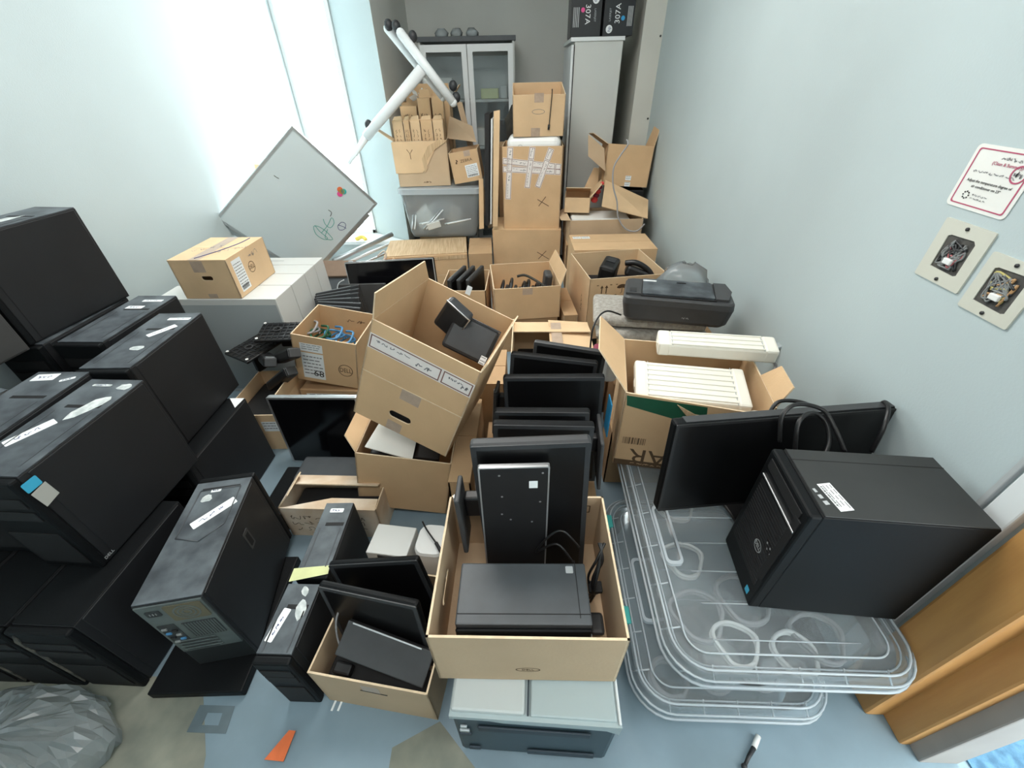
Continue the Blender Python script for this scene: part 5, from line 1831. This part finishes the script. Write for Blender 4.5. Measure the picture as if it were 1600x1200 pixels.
# cream-casing box on the bins
AD_ = (.44, .335, .325)
AR = carton('cardboard_box', 'open cardboard box with a green band, full of cream plastic casings', AD_, (.555, 1.155, .3185), (0, 0, -9), 'kraft', flaps=(('l', 48, .13, (.0, .10)), ('r', 28, .07, (.02, .03), 0, .5)), low={'n': (.325, .29)})
m = MB()
m.prism([(.005, .325), (.01, .285), (.22, .235), (.26, .255), (.25, .310)], .0005, 'green_print', face_M(AD_, 'n', 0, -.01))
m.build('green_band', AR)
m = MB()
pts = [(.16, .30), (.22, .268), (.28, .262), (.34, .268), (.40, .285), (.437, .31), (.437, .285), (.36, .245), (.28, .235), (.21, .245)]
m.prism(pts, .006, 'corrugated', face_M(AD_, 'n', 0, 0, lift=.004))
m.build('torn_edge', AR)
m = MB()
x = .02
rnd = random.Random(4)
while x < .095:
    b = rnd.choice((.0015, .0025, .004))
    m.box((0, 0, 0), (b, .03, .0006), 'ink_brown', M=face_M(AD_, 'n', x, .122))
    x += b + rnd.choice((.002, .003))
m.build('barcode', AR)
text(AR, 'lettering', 'AR', .095, face_M(AD_, 'n', .115, .055, 180), 'ink_brown', sx=1.1)
m = MB()
m.box((0, 0, 0), (.436, .026, .0006), 'ink_brown', M=face_M(AD_, 'n', .22, .014))
scrawl(m, face_M(AD_, 'n', .06, .014, lift=.0012), .18, .007, 'kraft', .002, 8, 6)
m.build('printed_band', AR)
m = MB()
m.box((.07, 0, .11), (.26, .28, .20), 'cream', .01)
m.build('inner_block', tag(bpy.data.objects.new('packing_block', None), 'cream packing block inside the box with the green band', 'packing block'))
pk = bpy.data.objects['packing_block.004'] if 'packing_block.004' in bpy.data.objects else bpy.data.objects['inner_block'].parent
COL.objects.link(pk)
pk.location = (.50, 1.155, .32)


def casing(lb, loc, rot, L, W, T, mat='cream_light', ribs=5, notch=True):
    o = thing('plastic_casing', lb, 'plastic casing', loc, rot, 'cream plastic casings')
    m = MB()
    m.box((0, 0, T / 2), (L, W, T), mat, .008)
    for i in range(ribs):
        y = -W * .42 + W * .84 * i / max(1, ribs - 1)
        m.box((0, y, T + .0012), (L * .78, W * .07, .004), mat, .0015)
    m.build('shell', o)
    for sx in (-1, 1):
        m = MB()
        m.box((sx * L * .445, 0, T / 2 + .001), (L * .115, W * 1.03, T * 1.05), mat, .008)
        m.box((sx * L * .38, 0, T + .0005), (.002, W, .002), 'grey_print')
        if notch:
            m.box((sx * L * .5, -W * .1, T * .5), (.006, W * .25, T * .5), 'cream', .002)
        m.build('end_cap', o)
    return o


casing('ribbed cream casing lying uppermost and nearest in the box with the green band', (.545, 1.115, .588), (9, -.5, -9.5), .355, .17, .035, ribs=7)
casing('ribbed cream casing behind the uppermost one, reaching towards the right wall', (.655, 1.245, .655), (6, -2, -11), .38, .085, .05, ribs=4)
casing('plain cream casing under the uppermost one along the torn front edge', (.595, 1.018, .555), (6, 1, -9), .30, .04, .03, mat='cream', ribs=0, notch=False)
m = MB()
m.tube([at(1190, 558, Y=1.36), at(1204, 560, Y=1.36), at(1212, 572, Y=1.36), at(1204, 585, Y=1.34)], .006, 'grey_cable', 7)
tag(m.build('loose_cable'), 'grey cable hook at the right end of the rear cream casing', 'cable')
m = MB()
q = at(1190, 640, Y=1.13)
m.box((0, 0, 0), (.06, .05, .03), 'grey_cable', .006)
tag(m.build('metal_part'), 'grey part between the cream casings and the right flap', 'part').location = at(1165, 640, Y=1.14)
m = MB()
m.box((0, 0, 0), (.004, .06, .15), 'cyan', 0)
m.box((0.001, 0, .04), (.004, .058, .05), 'yellow_tape', 0)
tag(m.build('printed_packet'), 'blue and green printed packet left of the box with the green band', 'packet').location = at(950, 650, Y=1.10)

# ------------------------------------------------------------------ clear bins
def storage_bin(label, x0, x1, y0, y1, z0, hb, lid_t, cr=.10, latches=()):
    root = thing('storage_bin', label, 'storage bin', ((x0 + x1) / 2, (y0 + y1) / 2, z0))
    W, D = x1 - x0, y1 - y0
    m = MB()
    m.loft([[(x, y, z) for x, y in rrect(W * s - .03, D * s - .03, cr * s, 7)] for z, s in ((.0, .88), (.015, .915), (hb * .5, .945), (hb, .975))], 'clear_bin', cap0=True, smooth=True)
    m.build('tub', root)
    m = MB()
    h0 = hb - .012
    rings = ((h0, .985), (h0, 1.0), (h0 + lid_t * .55, 1.0), (h0 + lid_t * .62, .975), (h0 + lid_t, .955), (h0 + lid_t, .90), (h0 + lid_t * .72, .885), (h0 + lid_t * .72, .80), (h0 + lid_t * .85, .78))
    m.loft([[(x, y, z) for x, y in rrect(W - (1 - s) * .55, D - (1 - s) * .55, max(.02, cr - (1 - s) * .25), 7)] for z, s in rings], 'clear_bin', cap1=True, smooth=False)
    lid = m.build('lid', root)
    m = MB()
    for z, s, r in ((h0 + .002, 1.003, .0035), (h0 + lid_t * .6, .992, .0025), (h0 + lid_t + .001, .93, .0028), (h0 + lid_t * .74, .885, .002), (h0 + lid_t * .87, .79, .0022)):
        pts = [Vector((x, y, z)) for x, y in rrect(W - (1 - s) * .55, D - (1 - s) * .55, max(.02, cr - (1 - s) * .25), 7)]
        m.tube(pts + [pts[0]], r * 1.15, 'clear_rib', 5, smooth_path=False, caps=False)
    zt = h0 + lid_t * .87
    n = int(D / .085)
    for i in range(1, n):
        y = -D / 2 + D * i / n
        m.tube([(-W / 2 + .125, y, zt), (W / 2 - .125, y, zt)], .0018, 'clear_rib', 5, smooth_path=False)
    for i in range(1, 6):
        x = -W / 2 + W * i / 6
        for sy in (-1, 1):
            m.tube([(x, sy * (D / 2 - .005), h0 + lid_t * .6), (x, sy * (D / 2 - .032), h0 + lid_t)], .0022, 'clear_rib', 5, smooth_path=False)
    for i in range(1, 7):
        y = -D / 2 + D * i / 7
        m.tube([(-W / 2 + .005, y, h0 + lid_t * .6), (-W / 2 + .05, y, h0 + lid_t)], .0022, 'clear_rib', 5, smooth_path=False)
    m.build('ribs', lid)
    m = MB()
    m.prism(rrect(.05, .20, .015, 4, -W / 2 + .085, -.02), .012, 'clear_rib', Matrix.Translation((0, 0, h0 + lid_t + .006)), holes=[rrect(.036, .18, .012, 4, -W / 2 + .085, -.02)])
    m.build('handle', lid)
    for x, y, z in latches:
        m = MB()
        m.box((x, y, z), (.018, .06, .06), 'teal', .004)
        m.box((x + .004, y, z + .03), (.03, .05, .012), 'teal', .004)
        m.build('latch', root)
    return root


storage_bin('flat clear plastic bin on the floor, lower of two at the right', .285, .80, .335, 1.00, 0.001, .125, .045, latches=((-.252, -.10, .13), (-.252, .22, .13)))
storage_bin('flat clear plastic bin carrying the black tower, upper of two at the right', .345, .955, .36, 1.16, .168, .115, .045)
carton('cardboard_box', 'cardboard box on the floor behind the clear bins, under the box with the green band', (.44, .15, .30), (.56, 1.275, 0), (0, 0, 0), 'kraft_dark', closed=True)
rnd = random.Random(77)
for k in range(7):
    m = MB()
    cx, cy = (.49, .50, .57, .64, .72, .53, .80)[k], (.55, .72, .48, .60, .46, .92, .50)[k]
    r = rnd.uniform(.05, .075)
    pts = [(cx + r * math.cos(a) * (1 + .15 * math.sin(3 * a)), cy + r * math.sin(a), .195 + .006 * math.sin(2 * a + k) + .002 * a) for a in [i * .55 for i in range(22)]]
    m.tube(pts, .0055, 'white_plastic' if k % 3 else 'grey_cable', 6, n=3)
    tag(m.build('cable_coil'), ('pale cable coil under the clear lid beside the black tower base', 'grey-white cable coil in the upper bin below the leaning monitor', 'cable coil in the upper bin at its front left', 'cable coil in the upper bin under the black tower', 'pale cable coil at the front middle of the upper bin', 'pale cable coil at the far end of the upper bin', 'cable coil at the front right of the upper bin')[k], 'cable', 'cable coils in the clear bin')
for k in range(5):
    m = MB()
    cx, cy = .41 + .066 * k, (.44, .55, .46, .58, .47)[k]
    pts = [(cx + .05 * math.cos(a), cy + .05 * math.sin(a), .04 + .004 * a) for a in [i * .6 for i in range(20)]]
    m.tube(pts, .007, ('grey_cable', 'dark_plastic', 'grey_cable', 'black_plastic', 'grey_cable')[k], 6, n=3)
    tag(m.build('cable_coil'), ('first', 'second', 'third', 'fourth', 'fifth')[k] + ' cable coil from the left in the lower clear bin', 'cable', 'cable coils in the lower bin')
m = MB()
m.prism([(0, 0), (.02, -.008), (.05, -.010), (.065, -.004), (.045, -.001), (.02, .001)], .0006, 'ink', Matrix(((1, 0, 0, .50), (0, 0, -1, .3585), (0, 1, 0, .300), (0, 0, 0, 1))))
tag(m.build('tape_piece'), 'black curved mark on the front rim of the upper clear bin', 'tape')

# monitor leaning by the right wall
RM = monitor('monitor', 'large black monitor by the right wall with cables over its top edge', .68, .32, .035, (.724, .822, .394), (-6.5, .6, 7.5), stand='foot', rim='black_plastic', bezel=.010)
m = MB()
m.box((0, .002, .3208), (.62, .026, .002), 'charcoal', .0008)
m.build('top_vent', RM)
m = MB()
m.box((-.02, -.055, .006), (.035, .004, .012), 'white_label', .001, M=Matrix.Translation((0, 0, 0)))
m.build('label', RM)
for k, pts in enumerate((((1218, 690, .80), (1222, 650, .82), (1245, 632, .84), (1285, 640, .84), (1305, 670, .80), (1320, 706, .76)),
                         ((1242, 706, .77), (1248, 660, .80), (1270, 645, .83), (1290, 660, .82), (1295, 690, .79), (1288, 712, .76)),
                         ((1200, 650, .90), (1216, 628, .92), (1250, 628, .92), (1285, 642, .88)),
                         ((1310, 640, .90), (1345, 634, .90), (1385, 645, .90), (1418, 668, .88), (1420, 678, .85), (1404, 680, .84)),
                         ((1362, 706, .80), (1380, 670, .82), (1388, 640, .86), (1382, 628, .90), (1368, 640, .90)))):
    m = MB()
    m.tube([at(px, py, Y=Y) for px, py, Y in pts], .0055, 'black_plastic', 8)
    tag(m.build('monitor_cable'), ('black cable looping over the monitor top, left large loop', 'black cable looping over the monitor top, inner loop', 'black cable arching behind the monitor top towards the wall', 'black cable along the right end of the monitor top', 'black cable looping at the right corner of the monitor')[k], 'cable')

# tower on the bins
RD = (.363, .197, .393)
o = thing('computer_tower', 'black tower with a white barcode label, alone on the clear bins', 'computer tower', (.772, .612, .3195), (0, 0, -4))
dx, dy, dz = RD
m = MB()
m.box((.012, 0, dz / 2), (dx - .028, dy - .002, dz - .002), 'pc_black', .003)
m.build('case', o)
m = MB()
m.box((-dx / 2 + .014, 0, dz / 2), (.028, dy, dz), 'pc_black', .006)
m.build('front_bezel', o)
Fl = face_M(RD, 'l', 0, 0, lift=.0008)
m = MB()
m.prism(rrect(dy * .80, dz * .60, .004, 2, dy * .5, dz * .48), .0015, 'pc_side', Fl)
for i in range(20):
    m.box((0, 0, 0), (dy * .78, .003, .0012), 'pc_groove', M=Fl @ Matrix.Translation((dy * .5, dz * (.20 + .028 * i), .0006)))
m.build('grille', o)
m = MB()
m.box((0, 0, 0), (.022, dz * .62, .004), 'pc_groove', .001, Fl @ Matrix.Translation((dy * .90, dz * .60, 0)))
m.box((0, 0, 0), (dy * .86, .005, .004), 'silver', .001, Fl @ Matrix.Translation((dy * .52, dz * .815, .0012)))
m.box((0, 0, 0), (dy * .8, .03, .003), 'pc_groove', .001, Fl @ Matrix.Translation((dy * .5, dz * .92, .0)))
m.build('drive_bay', o)
oval_mark(o, Fl @ Matrix.Translation((dy * .62, dz * .42, .0015)), .034, .034, mat='grey_print')
m = MB()
m.prism(rrect(.045, .035, .006, 3, dy * .80, dz * .52), .0015, 'pc_groove', Fl)
for i in range(5):
    m.prism(circle(.003, 8, dy * .80 - .015 + .008 * i, dz * .52 + .006 * (-1) ** i), .0008, 'grey_cable', Fl @ Matrix.Translation((0, 0, .0012)))
m.build('port_cluster', o)
m = MB()
m.prism(rrect(.016, .022, .002, 2, dy * .84, .03), .0006, 'blue_sticker', Fl)
m.build('blue_sticker', o)
m = MB()
zt = dz + .0004
m.box((.012, 0, zt), (dx - .034, dy - .006, .003), 'pc_satin', .001)
m.box((.012, .062, zt + .0014), (dx - .034, .0016, .0012), 'pc_groove')
m.box((-dx / 2 + .030, 0, zt + .0014), (.0016, dy - .004, .0012), 'pc_groove')
m.build('top_panel', o)
Ft = face_M(RD, 't', .062, .112, -90, lift=.0024)
sticker(o, face_M(RD, 't', .052, .088, -78, lift=.0024), .072, .030, 'barcode_label', lines=3, seed=80)
m = MB()
for i in range(3):
    m.box((0, 0, 0), (.010, .006 + .002 * i, .0004), 'grey_print', M=face_M(RD, 't', .040 + .004 * i, .070 - .016 * i, -75, lift=.0024))
m.build('print_mark', o)

# ================================================================== FLOOR BITS
m = MB()
m.prism([(0, 0), (.112, .004), (.100, .066), (-.004, .062)], .0006, 'tile_mark', EM((-.945, .296, .0016), (0, 0, -2)), holes=[[(.032, .018), (.080, .020), (.074, .048), (.030, .046)]])
tag(m.build('floor_mark'), 'dark square outline stuck on the floor below the rear-turned tower', 'floor mark')
q = [at(413, 1187, Z=.004), at(443, 1190, Z=.004), at(462, 1142, Z=.012), at(452, 1141, Z=.012)]
m = MB()
m.add(q + [p_ + Vector((0, 0, .0015)) for p_ in q], [(3, 2, 1, 0), (4, 5, 6, 7), (0, 1, 5, 4), (1, 2, 6, 5), (2, 3, 7, 6), (3, 0, 4, 7)], 'orange')
tag(m.build('paper_scrap'), 'orange paper triangle lying on the floor in front', 'paper scrap')
for k, px in enumerate((522, 532)):
    m = MB()
    m.box((0, 0, 0), (.006, .03, .002), 'white_label', .0005)
    q = tag(m.build('paper_scrap'), ('tiny white strip on the floor by the floor box, left one', 'tiny white strip on the floor by the floor box, right one')[k], 'paper scrap')
    q.location = at(px, 1101, Z=.002)
    q.rotation_euler = (0, 0, R_(-8))
m = MB()
a, b, c, d = at(1185, 1150, Z=.012), at(1178, 1168, Z=.012), at(1170, 1182, Z=.012), at(1163, 1198, Z=.012)
m.tube([a, b], .007, 'white_plastic', 10, smooth_path=False)
o = m.build('barrel')
pen = thing('marker_pen', 'white marker with a dark tip on the floor before the clear bins', 'pen')
o.parent = pen
m = MB()
m.tube([b, c, d], [.006, .004], 'dark_plastic', 8, smooth_path=False)
m.sphere(d, .008, 'dark_plastic', seg=8)
m.build('cap', pen)
# clear bag on the floor at the left
rnd = random.Random(15)
m = MB()
N_ = 64
rr_ = []
for z, s in ((.0, 1.0), (.02, 1.04), (.045, 1.05), (.07, 1.0), (.09, .93), (.11, .82), (.125, .68), (.135, .5), (.14, .3), (.142, .1)):
    rr_.append([(.24 * s * math.cos(a) + rnd.uniform(-.006, .006) + .012 * math.sin(7 * a + 9 * z), .135 * s * math.sin(a) + rnd.uniform(-.005, .005), max(.001, z + (.012 * math.sin(11 * a + 30 * s) + rnd.uniform(-.004, .004)) * (z > 0))) for a in [2 * math.pi * i / N_ for i in range(N_)]])
m.loft(rr_, 'clear_bag', smooth=False, cap1=True)
tag(m.build('plastic_bag'), 'large crumpled clear plastic bag on the floor at the bottom left', 'bag').location = (-1.36, .24, .002)
